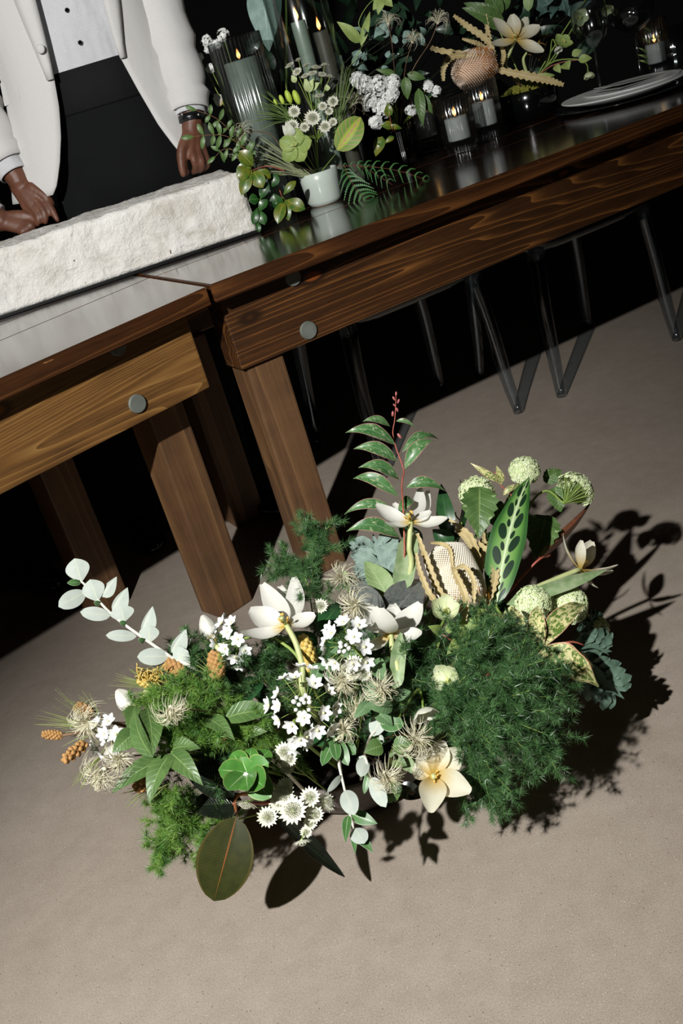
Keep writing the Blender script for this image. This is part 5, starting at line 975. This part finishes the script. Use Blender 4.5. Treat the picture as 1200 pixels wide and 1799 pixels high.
# cut glass bud vase with white lilac
c = onz(716, 292, TZ); t = thing('bud_vase', 'small dark cut glass vase holding white lilac', 'vase', c, None); VZ = c
MB().lathe([(.026, 0), (.03, .006), (.033, .05), (.036, .1), (.038, .118), (.036, .118), (.03, .05), (.024, .01), (0, .01)], c, 36, rfun=rib(12, .05)).build('glass', amber, t)
def lilac(label, cs, root_, grp, n=70, lv=()):
    t = thing('lilac', label, 'flower', root_, grp); fb = MB(); sb = MB()
    for cpx, rr in cs:
        c_ = V3(cpx); stemtube(sb, [root_, root_.lerp(c_, .6), c_], .002, .0012, 5)
        fb.ball(c_, rr*.62, 8)
        for k in range(n):
            e = rdir((camdir(c_)+Vector((0, 0, .4))).normalized(), 1.5); p = c_+e*rr*(.75+.3*random.random()); u_, v_, w_ = basis((e+rdir(e, .8)*.5).normalized()); s_ = .0066*(.8+.4*random.random()); ro_ = random.random()*6
            for j in range(4):
                q = ro_+math.pi*j/2; dd = u_*math.cos(q)+v_*math.sin(q); sd = w_.cross(dd); fb.add([p, p+dd*s_*.6+sd*s_*.5+w_*s_*.2, p+dd*s_*1.1+w_*s_*.15, p+dd*s_*.6-sd*s_*.5+w_*s_*.2], [(0, 3, 2, 1)], 0, smooth=False)
    tag(fb.build('florets', WHITE, t), kind='stuff'); sb.build('stem', green_stem, t)
    for l in lv: leaf(MB(), V3(l[0]), V3(l[1]), l[2]*mpp(V3(l[0])), None, fold=.25).build('leaf', [LEAFG, LEAFU], t)
    return t
PX = lambda px, py, dy=0: ony(px, py, 2.97+dy)
lilac('white lilac cluster behind the mint pot flowers', [((640, 150), .024), ((665, 150), .026), ((685, 165), .024), ((650, 180), .022), ((672, 190), .026), ((690, 145), .02), ((660, 215), .018), ((628, 140), .018)], VZ+Vector((0, 0, .11)), TG, 60)
lilac('few white florets right of the lilac among green leaves', [((752, 152), .015), ((766, 160), .012), ((740, 178), .012), ((722, 195), .014)], VZ+Vector((.01, 0, .11)), TG, 26, [((735, 155), (743, 222, -.02), 20), ((712, 135), (716, 175), 20), ((740, 165), (760, 200), 16), ((695, 130), (660, 122), 12), ((715, 130), (748, 138), 16)])
for lab, x, y, r, st in (('seed head on a long curved stem above the lilac', 769, 40, 22, [(755, 75), (720, 135)]), ('seed head against the dark between eucalyptus leaves', 725, 74, 20, [(712, 120)]), ('shaggy seed head high beside the tapers', 682, 42, 22, [(690, 90)])):
    seedhead(lab, (x, y), r*mpp(PX(x, y)), (.1, -.4, .8), [(*s_, 0) for s_ in st]+[VZ+Vector((0, 0, .1))], 'seed heads in the table flowers', 46)
seedhead('seed head right of the astrantia beside the lilac', (619, 184, -.06), 24*mpp(PX(620, 184)), (.4, -.6, .6), [VZ+Vector((-.02, 0, .1))], 'seed heads in the table flowers', 46)
branch('bronze_sprig', 'small bronze leaves in front of the dark vase', [VZ+Vector((-.01, -.02, .11)), (690, 230, -.06), (683, 195, -.06)], [((683, 205, -.06), (682, 180, -.06), 16), ((690, 222, -.06), (668, 220, -.06), 16), ((692, 240, -.06), (676, 252, -.06), 10), ((685, 222, -.06), (706, 226, -.06), 10), ((672, 240, -.05), (660, 275, -.05), 22), ((680, 250, -.05), (655, 252, -.05), 14)], [PIER, LEAFU], .0011, red_stem, TG)

# mint pot and its flowers
PX = lambda px, py, dy=0: ony(px, py, 2.86+dy)
pc = onz(573, 357, TZ); t = thing('mint_pot', 'small pale mint ceramic pot of astrantia and fern', 'pot', pc)
MB().lathe([(.036, 0), (.041, .002), (.0475, .012), (.0515, .06), (.0525, .086), (.051, .087), (.0495, .085), (.047, .02), (0, .012)], pc, 48).build('body', plain('mint_glaze', 'c6d2c8', .25, 'cfdad0', 20, coat=.5), t)
MB().lathe([(.0372, -.0001), (.0405, .0022)], pc, 48).build('foot_ring', plain('raw_clay', 'b08a60', .8), t)
PR = pc+Vector((0, 0, .075)); PGp = 'stems in the mint pot'
astrantia('upper astrantia cluster seen from the side', [(510, 117, .01, .95, (-.4, -.2, 1)), (525, 108, .02, .9, (0, 0, 1)), (523, 128, -.01, .95, (-.3, -.5, .8)), (539, 117, .02, .9, (0, 0, 1)), (555, 121, .01, 1, (.2, -.2, 1)), (570, 117, .02, .95, (.2, 0, 1)), (549, 131, -.01, .9, (0, -.5, .9)), (579, 137, .0, .9, (.5, -.2, .9)), (565, 133, 0, .9, (.2, -.5, .9)), (536, 135, -.01, .8, (0, -.5, .9))], PR, PGp, 1.0)
astrantia('lower astrantia cluster facing out of the mint pot', [(517, 197, -.03, 1.15), (549, 209, -.04, 1.5), (585, 180, -.02, 1.1), (561, 171, -.01, 1.0, (.1, -.3, 1)), (567, 188, -.02, .9), (514, 222, -.04, 1.2), (535, 225, -.04, 1.0), (571, 224, -.04, 1.2), (578, 196, -.02, .8), (585, 215, -.03, .8)], PR, PGp, 1.0)
branch('bracts', 'green leafy bracts under the upper astrantia', [PR, (548, 190, 0), (543, 160, 0)], [((543, 162, 0), (536, 135, -.01), 14), ((543, 162, 0), (551, 138, -.01), 16), ((543, 160, 0), (562, 145, 0), 14), ((575, 160, 0), (573, 148, 0), 12), ((520, 145, 0), (512, 132, 0), 12)], [ASTG, ASTG], .0014, green_stem, PGp, shape='lance')
hellebore('green hellebore bloom leaning over the mint pot rim', (520, 258, -.06), .046, (-.25, -.75, .35), [(540, 290, -.03), PR], HELG, group=PGp, lift=.15)
branch('hellebore_bud', 'white hellebore bud left of the astrantia', [PR, (525, 250, -.03), (505, 236, -.03)], [((512, 240, -.03), (502, 213, -.03), 18), ((512, 240, -.04), (496, 220, -.04), 16), ((512, 240, -.05), (508, 216, -.05), 18), ((525, 250, -.05), (532, 242, -.05), 12)], [petalmat('bud_white', 'eef0e0', 'd8e0b0', .3), LEAFU], .0014, green_stem, PGp, fold=-.4, bend=.2)
t = thing('freesia', 'green freesia buds in a row above the pine needles', 'flower', PR, PGp); stemtube(MB(), [PR, (548, 250, 0), (522, 190, 0), (500, 183, 0), (484, 182, 0)], .0014, .0009).build('stem', green_stem, t)
for (x, y, s_) in ((484, 180, 6), (495, 175, 8), (507, 170, 11), (521, 171, 12)):
    q = PX(x, y); MB().ball(q, s_*mpp(q), 10, 0, (.5, .5, 1.1), Matrix.Rotation(-.15, 3, 'Y')).build('bud', plain('freesia_bud', 'a9c23e', .5, 'c0d45c'), t)
# maranta leaf
m, nt, b = newmat('maranta_leaf'); uvn = N(nt, 'ShaderNodeUVMap'); sp = N(nt, 'ShaderNodeSeparateXYZ'); nt.links.new(uvn.outputs[0], sp.inputs[0]); sd = math_(nt, 'ABSOLUTE', math_(nt, 'SUBTRACT', sp.outputs[0], .5)); kk_ = math_(nt, 'SUBTRACT', math_(nt, 'MULTIPLY', sp.outputs[1], 7.0), math_(nt, 'MULTIPLY', sd, 4.0)); w_ = math_(nt, 'PINGPONG', kk_, .5)
col = ramp(nt, sd, [(0, 'b9c94a'), (.12, 'a3ba48'), (.2, '6f9440'), (.5, '8aa650')]); col = mixc(nt, math_(nt, 'LESS_THAN', w_, .055), col, 'c98a80'); col = mixc(nt, math_(nt, 'LESS_THAN', sd, .02), col, 'c98a80'); nt.links.new(col, b.inputs['Base Color']); b.inputs['Roughness'].default_value = .4; MATS['maranta_leaf'] = m
branch('maranta_leaf', 'rounded green leaf with pink veins beside the astrantia', [PR, (590, 270, -.02)], [((592, 264, -.03), (634, 206, -.03), 46, Vector((.35, -.8, .3)))], [m, plain('maranta_under', '8a9a5a', .5)], .0014, green_stem, PGp, shape='round', fold=.1, nl=14, nw=8)
def spray(label, root_, tips, name, mat, grp, r=.0008, cat='foliage', jitter=6, n=1):
    t = thing(name, label, cat, root_, grp); b = MB(); q0 = V3(root_)
    for (x, y, dy) in tips:
        for _ in range(n):
            e = V3((x+random.uniform(-jitter, jitter), y+random.uniform(-jitter, jitter), dy+random.uniform(-.03, .03))); b.tube(spline([q0+Vector((random.uniform(-.01, .01), 0, 0)), q0.lerp(e, .5)+Vector((0, 0, .006)), e], 6), [r]*6+[r*.3], 4, caps=False)
    tag(b.build('needles', mat, t), kind='stuff'); return t
GRASS = plain('green_needle', '4f6a2e', .45, '6c8440'); PALEN = plain('pale_needle', '9aa37a', .45, 'b3ba94')
spray('upper fan of long green pine needles left of the astrantia', PX(516, 212), [(452, 162, 0), (448, 178, 0), (456, 190, 0), (448, 200, 0), (444, 216, 0), (446, 205, .02), (460, 172, .02), (470, 160, .02), (450, 226, 0), (475, 185, .03)], 'pine_needles', GRASS, PGp, .0009, n=2)
spray('lower fan of long pale needles spreading left of the mint pot', PR+Vector((-.02, -.02, .0)), [(400, 264, -.04), (405, 275, -.04), (430, 245, -.03), (450, 238, -.03), (440, 300, -.05), (462, 305, -.05), (418, 256, -.05), (470, 250, -.04), (455, 285, -.05), (435, 268, -.05)], 'pine_needles', PALEN, PGp, .0011, n=3)
spray('upright tuft of thin green needles between astrantia and lilac', PX(592, 232, -.02), [(607, 110, 0), (614, 118, 0), (620, 128, 0), (626, 130, 0), (600, 140, 0), (590, 150, 0), (610, 160, -.02), (631, 155, 0), (585, 165, 0)], 'pine_needles', GRASS, PGp, .0009, n=3)
seedhead('seed head on a bent stem over the ribbed candle glass', (429, 234, -.06), 22*mpp(PX(430, 234)), (-.6, -.4, .3), [(445, 231, -.05), (478, 238, -.04), (510, 280, -.02), PR], 'seed heads in the table flowers', 46)
def fernfrond(label, path, plen, t=None, side=(1, 1), n=15):
    p = spline([V3(q) for q in path], n*2); t = thing('fern_frond', label, 'foliage', p[0], PGp); stemtube(MB(), p, .0011, .0005, 5).build('stem', plain('fern_stem', '6a3a24', .6), t)
    for i in range(2, n*2):
        tg = (p[i]-p[i-1]).normalized(); nn = camdir(p[i]); s_ = tg.cross(nn).normalized(); L_ = plen*math.sin(math.pi*min(1, .12+.86*(1-i/(n*2))))**.8
        for sg in (-1, 1):
            if i % 2 and True: continue
            d = (s_*sg*side[0 if sg < 0 else 1]+tg*.75+nn*-.1).normalized(); e = p[i]+d*L_; b = MB(); mid = spline([p[i], p[i]+d*L_*.5+Vector((0, 0, .003)), e-Vector((0, 0, .006))], 10)
            for k in range(1, 11):
                w = L_*.1*(1-k/11)**.7+.0005; tt = (mid[k]-mid[k-1]).normalized(); q = tt.cross(nn).normalized(); b.add([mid[k-1]-tt*.0005, mid[k-1]+q*w+tt*w*.4, mid[k]], [(0, 1, 2)], smooth=False); b.add([mid[k-1]-tt*.0005, mid[k], mid[k-1]-q*w+tt*w*.4], [(0, 1, 2)], smooth=False)
            b.build('leaflet', FERN, t)
    return t
fernfrond('fern frond with reddish stem reaching right along the table', [(592, 292, -.05), (640, 292, -.06), (700, 300, -.06), (757, 319, -.06)], .03, side=(.9, 1), n=12)
fernfrond('fern frond drooping over the front of the mint pot', [(606, 292, -.06), (612, 310, -.08), (628, 335, -.1), (646, 354, -.1)], .05, n=9)
fernfrond('small fern frond falling behind the drooping one', [(620, 290, -.03), (650, 300, -.03), (690, 325, -.05)], .025, n=8)

# pieris and mastic sprigs left of the pot
branch('pieris_sprig', 'glossy red tinged leaves hanging over the end of the plaster block', [PX(500, 300, -.08), (470, 292, -.1), (440, 300, -.12)], [((440, 296, -.12), (416, 312, -.13), 26), ((442, 298, -.12), (424, 343, -.14), 22), ((446, 300, -.12), (462, 330, -.14), 26), ((445, 292, -.12), (420, 265, -.12), 26), ((450, 300, -.12), (476, 312, -.12), 18), ((442, 295, -.12), (415, 298, -.12), 18)], [PIER, LEAFU], .0016, red_stem, TG, shape='obov', fold=.2)
branch('pieris_sprig', 'dark green pieris leaves trailing down to the table edge of the block', [PX(495, 305, -.08), (470, 320, -.1), (455, 360, -.12), (453, 400, -.14)], [((455, 350, -.12), (437, 352, -.13), 20), ((452, 365, -.13), (445, 395, -.14), 14), ((458, 350, -.12), (470, 320, -.12), 18), ((458, 370, -.13), (465, 395, -.14), 18), ((455, 372, -.13), (470, 350, -.13), 16), ((452, 390, -.14), (456, 408, -.15), 10), ((475, 330, -.1), (487, 305, -.1), 22), ((480, 340, -.1), (490, 365, -.1), 26)], [PIERG, LEAFU], .0014, green_stem, TG, shape='obov', fold=.2)
branch('pieris_sprig', 'bright red and green pieris tip lying on the table beside the pot', [PX(490, 330, -.06), (495, 345, -.08)], [((502, 352, -.1), (536, 368, -.12), 24), ((500, 352, -.1), (488, 393, -.13), 22), ((502, 350, -.1), (507, 388, -.12), 14), ((498, 342, -.08), (520, 318, -.08), 14), ((496, 345, -.08), (495, 372, -.1), 14)], [PIER, LEAFU], .0014, red_stem, TG, shape='obov', fold=.2)
def mastic(label, path, n, L_):
    p = spline([V3(q) for q in path], 20); t = thing('mastic_sprig', label, 'foliage', p[0], TG); stemtube(MB(), p, .0011, .0006, 5).build('stem', plain('mastic_stem', '7a5a3a', .6), t)
    for i in range(n):
        k = 4+int(16*i/n); tg = (p[min(20, k+1)]-p[k-1]).normalized(); s_ = tg.cross(camdir(p[k])).normalized()
        for sg in (-1, 1): leaf(MB(), p[k], p[k]+(s_*sg+tg*.35+Vector((0, 0, -.15))).normalized()*L_*random.uniform(.75, 1.1), L_*.38, camdir(p[k])+Vector((random.uniform(-.4, .4), 0, .2)), fold=.15, shape='round', nl=6, nw=4).build('leaf', [OLIVE, LEAFU], t)
    leaf(MB(), p[-1], p[-1]+(p[-1]-p[-2]).normalized()*L_, L_*.38, None, shape='round', nl=6).build('leaf', [OLIVE, LEAFU], t)
mastic('mastic sprig crossing in front of the resting hand', [PX(470, 300, -.05), (430, 262, -.08), (400, 240, -.09), (370, 237, -.09), (340, 240, -.09)], 6, .032)
mastic('second mastic sprig reaching up toward the wrist band', [PX(470, 300, -.05), (425, 255, -.07), (400, 225, -.08), (375, 205, -.08), (345, 194, -.08)], 5, .028)
mastic('small hanging mastic leaves below the hand', [PX(470, 300, -.05), (425, 270, -.08), (395, 262, -.08), (378, 275, -.08)], 4, .026)
# white blossom behind the ribbed candle
PX = lambda px, py, dy=0: ony(px, py, 3.06+dy)
lilac('white blossom peeping out behind the ribbed candle glass', [((362, 72), .014), ((392, 62), .016), ((380, 78), .012), ((350, 101), .009), ((370, 120), .010), ((366, 86), .010)], PX(470, 330), TG, 22)
closed = branch('white_bud', 'single pale bud low behind the ribbed candle glass', [PX(440, 250), (400, 190), (388, 178)], [((392, 182), (376, 165), 20), ((392, 182), (374, 172), 18)], [TUL, TUL], .0014, green_stem, TG, fold=-.4)

# dark foliage row behind
BGm = leafmat('shade_leaf', '1f3626', '2a4530', vein='3c5a40', midw=.02, rough=.4, coat=.2, trans=0); EUC = leafmat('eucalyptus', '6f8c84', '86a298', vein='9cb4aa', midw=.03, rough=.6, trans=.03)
bgv = thing('foliage_vase', 'black vase of dark foliage standing at the back of the table', 'vase', Rw(.55, RWID-.07, TZ)); bc_ = ORG[bgv.name]
MB().lathe([(.05, 0), (.055, .004), (.06, .1), (.045, .14), (.047, .15), (.04, .15), (.05, .09), (.04, .01), (0, .01)], bc_, 32).build('body', plain('black_ceramic', '08090a', .2, '0d0e10', coat=.3), bgv)
BR = bc_+Vector((0, 0, .14)); PX = lambda px, py, dy=0: ony(px, py, 3.16+dy)
branch('broad_leaf', 'large blue green leaf hanging behind the candle glasses', [BR, (500, -40, .0), (465, -60, .0)], [((465, -40, 0), (473, 90, -.03), 66, Vector((-.2, -.9, .3))), ], [EUC, EUC], .003, green_stem, TG, shape='ovate', nl=14, nw=6, bend=.1, fold=.15)
def rleaves(label, name, n, box, L0, L1, mats, root_, w=.45, grp=TG, dy=(0, .15), down=.0):
    t = thing(name, label, 'foliage', root_, grp); sb = MB()
    for k in range(n):
        x, y = random.uniform(box[0], box[2]), random.uniform(box[1], box[3]); a = PX(x, y, random.uniform(*dy)); L_ = random.uniform(L0, L1); d = (rdir(Vector((0, -.3, .5-down)), 1.5)).normalized()
        leaf(MB(), a, a+d*L_, L_*w, camdir(a)+rdir(Vector((0, 0, 1)), 1.4)*.7, fold=.2, bend=.1, nl=8, nw=4, tipbend=.1).build('leaf', mats, t)
        if k % 5 == 0: stemtube(sb, [root_, root_.lerp(a, .6)+Vector((0, 0, .03)), a], .0012, .0007, 4, 0, 6)
    sb.build('stem', plain('dark_stem', '26301c', .6, '303a24'), t); return t
rleaves('dense dark leaves filling the gap between cylinder and lilac', 'dark_foliage', 26, (600, 10, 760, 190), .05, .1, [BGm, BGm], BR, .42)
rleaves('dark leaves behind the ribbed candle and sleeve', 'dark_foliage', 16, (370, 60, 500, 260), .06, .12, [BGm, BGm], BR, .45, dy=(.0, .1))
rleaves('dark leaves behind the yellow tulip and bowl', 'dark_foliage', 26, (770, -20, 1010, 150), .06, .13, [BGm, BGm], BR+Vector((.3, .1, 0)), .4, dy=(.36, .5))
rleaves('dark tall leaves at the back beyond the tapers', 'dark_foliage', 14, (560, -60, 760, 60), .09, .16, [BGm, BGm], BR, .3, dy=(.1, .2))
PX = lambda px, py, dy=0: ony(px, py, 3.02+dy)
rleaves('blue grey eucalyptus sprig beside the tall cylinder', 'eucalyptus_sprig', 18, (628, 50, 690, 125), .022, .036, [EUC, EUC], BR, .75, dy=(-.02, .04))
rleaves('blue grey eucalyptus sprig left of the peach banksia', 'eucalyptus_sprig', 10, (690, 60, 745, 80), .02, .03, [EUC, EUC], BR, .75, dy=(-.02, .04))
branch('hellebore_spray', 'arching stem of a green hellebore at the top edge', [BR, (632, 90, 0), (630, 40, 0), (650, 5, 0), (672, -5, 0)], [((672, -4, 0), (655, 18, 0), 18), ((672, -4, 0), (690, 12, -.01), 18), ((672, -4, 0), (664, 26, -.01), 16), ((672, -6, 0), (688, -14, 0), 18), ((632, 75, 0), (592, 38, 0), 22), ((634, 80, 0), (650, 20, .02), 14)], [HELG, LEAFU], .0013, green_stem, TG, fold=.25)

# black bowl with banksia, tulip and hellebore
bb_ = onz(935, 209, TZ); t = thing('black_bowl', 'low black glazed bowl of moss and flowers beside the plates', 'bowl', bb_)
MB().lathe([(.06, 0), (.068, .003), (.084, .02), (.09, .05), (.09, .088), (.088, .09), (.085, .088), (.082, .03), (0, .02)], bb_, 56).build('body', plain('black_glaze', '050607', .14, '0a0b0c', 300, coat=.6, bumpst=.05), t)
mb = MB()
for k in range(260):
    q = random.random()*6.283; r_ = .078*math.sqrt(random.random()); mb.ball(bb_+Vector((r_*math.cos(q), r_*math.sin(q), .08+.025*(1-(r_/.08)**2)+random.uniform(-.003, .003))), random.uniform(.004, .008), 5)
tag(mb.build('moss', MOSS, t), kind='stuff')
BBR = bb_+Vector((0, 0, .08)); YB = bb_.y; PX = lambda px, py, dy=0: ony(px, py, YB-.03+dy); BG_ = 'stems in the black bowl'
tulip('pale yellow tulip wide open above the black bowl', (906, 68, -.04), [(897, 90, -.03), (890, 118, -.01), BBR], [(866, 33, -.05, 1.0), (900, 25, -.01, 1.1), (949, 46, -.03, 1.2), (955, 91, -.08, .95), (864, 79, -.08, .95), (925, 30, .02, 1.0)], .042, TULY, group=BG_, bendv=.1, stam=(camdir(PX(906, 68))+Vector((0, 0, .9))).normalized())
branch('budding_tulip', 'thick pale tulip stem rising from the moss behind the yellow bloom', [BBR+Vector((.02, 0, 0)), (920, 110, 0), (925, 92, 0)], [((928, 20, .04), (935, -30, .04), 20)], [LEAFU, LEAFU], .005, pale_stem, BG_)
bk0, bk1 = PX(868, 104, -.08), PX(796, 134, -.09); t = thing('banksia', 'peach banksia head with saw leaves resting over the votives', 'flower', bk0, BG_); axb = bk1-bk0; rb = 30*mpp(bk0); e1, e2, z = basis(axb); b = MB()
for k in range(900):
    tt = (k+.5)/900; ph = k*2.39996; rr = rb*(.55+.45*math.sin(math.pi*(.1+.75*tt)))*(min(1, (1-tt)*6)**.5); d = e1*math.cos(ph)+e2*math.sin(ph); p = bk0+axb*tt+d*rr; q = (d+z*.9).normalized(); b.tube([p-d*rr*.4, p+q*.006], [.0014, .0011], 3, 1 if tt < .38 and random.random() < .6 else 0)
tag(b.build('florets', [plain('peach_floret', 'efd8c2', .7, 'f6e6d4', 150), plain('orange_style', 'c8843c', .6, 'd89a54')], t), kind='stuff'); MB().lathe([(rb*.4, 0), (rb*.7, axb.length*.3), (rb*.7, axb.length*.8), (0, axb.length*.97)], bk0, 14, ax=axb.normalized()).build('core', plain('peach_core', 'e0c2a6', .8), t); stemtube(MB(), [bk0, BBR], .004, .004).build('stem', brown_stem, t)
for pts, w in (([(872, 122, -.08), (920, 132, -.11), (960, 140, -.12), (990, 149, -.12)], 17), ([(870, 100, -.06), (855, 70, -.03), (820, 45, 0), (797, 27, 0)], 14), ([(868, 96, -.06), (842, 78, -.03), (812, 68, -.02)], 10), ([(868, 100, -.06), (858, 60, 0), (850, 10, .02)], 10), ([(866, 108, -.07), (830, 98, -.06), (770, 88, -.03), (745, 78, 0)], 12), ([(862, 100, -.1), (800, 98, -.12), (780, 118, -.13), (779, 142, -.13)], 13), ([(880, 118, -.06), (885, 95, -.04), (876, 70, -.02)], 10)):
    sawleaf(pts, w*mpp(bk0), t)
hellebore('white hellebore bell in front of green sepals right of the tulip', (978, 82, -.08), .021, (.1, -.5, -.8), [(970, 70, -.06), (962, 110, -.02), BBR], petalmat('bell_white', 'eef0e2', 'd6e0a8', .3), group=BG_, lift=1.2)
hellebore('green hellebore sepals fanned behind the white bell', (988, 76, -.05), .032, (.2, -.6, .6), [(965, 110, -.02), BBR], HELG, group=BG_, lift=.35)
hellebore('drooping pale hellebore bell just above the plates', (1033, 126, -.12), .026, (.0, -.3, -1), [(1030, 112, -.1), (1010, 104, -.08), (965, 112, -.03), BBR], HEL, group=BG_, lift=1.1)
branch('hellebore_leaves', 'small green hellebore leaves on a reddish stem over the plates', [BBR, (955, 125, -.05), (985, 110, -.07), (1018, 105, -.09)], [((1016, 106, -.09), (1040, 102, -.1), 16), ((990, 112, -.08), (1000, 122, -.1), 22), ((975, 115, -.06), (985, 128, -.08), 14), ((1005, 98, -.07), (1022, 88, -.07), 14), ((940, 140, -.08), (975, 132, -.09), 14)], [HELG, LEAFU], .0014, red_stem, BG_)
hellebore('pale hellebore seen through the wine glass', (1018, 28, .02), .03, (-.1, -.7, -.2), [(1000, 60, .02), (970, 110, 0), BBR], HEL, group=BG_, lift=.5)
hellebore('cream hellebore at the top edge beyond the wine glass', (1064, 12, .05), .028, (0, -.6, -.6), [(1050, -20, .05), (1000, 40, .04), BBR], HEL, group=BG_, lift=.9)
branch('broad_leaves', 'bright green broad leaves above the peach banksia', [BBR, (880, 60, .05), (860, 20, .05)], [((885, 40, .03), (812, 14, .03), 30), ((885, 50, .03), (815, 5, .05), 36), ((880, 30, .05), (845, -30, .05), 30), ((885, 20, .06), (890, -40, .05), 26)], [LEAFG, LEAFU], .002, green_stem, BG_)
rleaves('blue green gum leaves beside the yellow tulip', 'gum_leaves', 12, (930, -10, 1000, 60), .05, .09, [leafmat('gum_leaf', '44605a', '56726a', vein='6a857c', midw=.03, rough=.5, trans=0)]*2, BBR, .45, BG_, dy=(.05, .15))
rleaves('rusty dry stems in the moss', 'dry_sprig', 10, (935, 60, 965, 110), .02, .04, [plain('rust', '7a5a1e', .7, '94702c')]*2, BBR, .12, BG_, dy=(0, .05))

# plates
pcn = Vector((1.15, 3.22, TZ)); Y_ = Rl(pcn); 
t = thing('charger_plate', 'dark glossy charger under the grey plates', 'plate', pcn); MB().lathe([(.13, 0), (.15, .001), (.205, .008), (.206, .0095), (.15, .005), (0, .004)], pcn, 72).build('body', plain('dark_charger', '1a1b1b', .08, '222323', coat=.5), t)
p2_ = pcn+Vector((.005, .005, .0055)); gplate = plain('grey_stoneware', 'b4b5b2', .3, 'bebfbc', 80, coat=.2)
t = thing('dinner_plate', 'large grey dinner plate with pale rim', 'plate', p2_); MB().lathe([(.1, 0), (.105, 0), (.12, .003), (.178, .018), (.18, .021), (.176, .0225), (.12, .008), (0, .006)], p2_, 72).build('body', gplate, t); MB().lathe([(.1775, .0195), (.1812, .0205), (.1795, .0232), (.176, .0228)], p2_, 72).build('rim', plain('pale_rim', 'e8e9e6', .3), t)
p3_ = p2_+Vector((.03, .01, .0085)); t = thing('salad_plate', 'smaller grey plate stacked on the dinner plate', 'plate', p3_); MB().lathe([(.08, 0), (.09, .001), (.138, .014), (.14, .017), (.136, .018), (.09, .005), (0, .004)], p3_, 64).build('body', gplate, t); MB().lathe([(.1375, .0155), (.1412, .0165), (.1395, .0188), (.136, .0185)], p3_, 64).build('rim', plain('pale_rim', 'e8e9e6', .3), t)
t = thing('menu_card', 'folded grey menu card lying on the stacked plates', 'card', p3_+Vector((0, 0, .02))); Mm = Matrix.Translation(p3_+Vector((.02, -.0, .0195))) @ Matrix.Rotation(RA, 4, 'Z') @ Matrix.Rotation(.03, 4, 'Y'); cm_ = plain('grey_card', 'a9aaa6', .7, 'b2b3af'); MB().box(-.12, .12, -.055, .055, 0, .0012, M=Mm).build('lower_leaf', cm_, t); MB().box(-.12, .12, -.055, .055, .004, .0052, M=Mm @ Matrix.Rotation(.05, 4, 'Y')).build('upper_leaf', cm_, t)
mkn = onz(930, 209, TZ); t = thing('knife', 'thin dark table knife left of the charger', 'cutlery', mkn); dk = (onz(944, 203, TZ)-mkn).normalized(); MB().tube([mkn-dk*.02, mkn+dk*.1, mkn+dk*.22], [.003, .004, .002], 8, flat=.4).build('body', plain('black_steel', '3a3b3c', .2, metal=.9), t)
# glasses
def wineglass(label, px, py, y, prof, base):
    c = ony(px, py, y); c.z = TZ; t = thing('wine_glass', label, 'glass', c, 'stemmed glasses beyond the plates'); MB().lathe(prof, c, 48).build('body', clear, t); return t
stemp = lambda h, b_: [(.036, 0), (.036, .002), (.012, .006), (.004, .014), (.0036, h*.6), (.005, h)] + b_
wineglass('round bowled wine glass above the drooping hellebore', 1046, 100, 3.32, stemp(.15, [(.02, .158), (.042, .18), (.052, .21), (.053, .24), (.048, .285), (.0465, .285), (.0515, .24), (.0505, .21), (.041, .182), (.019, .161), (0, .158)]), 0)
wineglass('wide coupe glass behind the plates', 1118, 80, 3.42, stemp(.15, [(.03, .16), (.055, .178), (.066, .2), (.07, .235), (.0685, .235), (.0645, .201), (.054, .18), (.028, .163), (0, .16)]), 0)
c = onz(1188, 128, TZ); t = thing('tumbler', 'ribbed clear tumbler at the right behind the plates', 'glass', c, None); MB().lathe([(.033, 0), (.036, .004), (.038, .06), (.04, .14), (.0385, .14), (.036, .06), (.032, .012), (0, .012)], c, 60, rfun=rib(20, .02)).build('body', clear, t)
c = ony(1152, 90, 3.5); c.z = TZ; hurricane('lit ribbed votive glowing beyond the coupe glass', c, .045, .17, 30, [(0, 0, .03, .042, .1, wax_w)], smoke, 'votive', True)
PX = lambda px, py, dy=0: ony(px, py, 3.5+dy)
fb_ = PX
branch('fern_tip', 'pale fern leaflets between the coupe and the lit votive', [PX(1142, 122), (1140, 90), (1145, 40)], [((1141, 112, 0), (1122, 106, 0), 5), ((1141, 104, 0), (1120, 96, 0), 5), ((1141, 96, 0), (1122, 84, 0), 5), ((1141, 97, 0), (1168, 97, 0), 5), ((1142, 86, 0), (1166, 78, 0), 5), ((1143, 76, 0), (1126, 66, 0), 5), ((1143, 70, 0), (1165, 60, 0), 5), ((1144, 56, 0), (1130, 48, 0), 5)], [HELG, LEAFU], .001, green_stem, TG, shape='lance')
PX = None
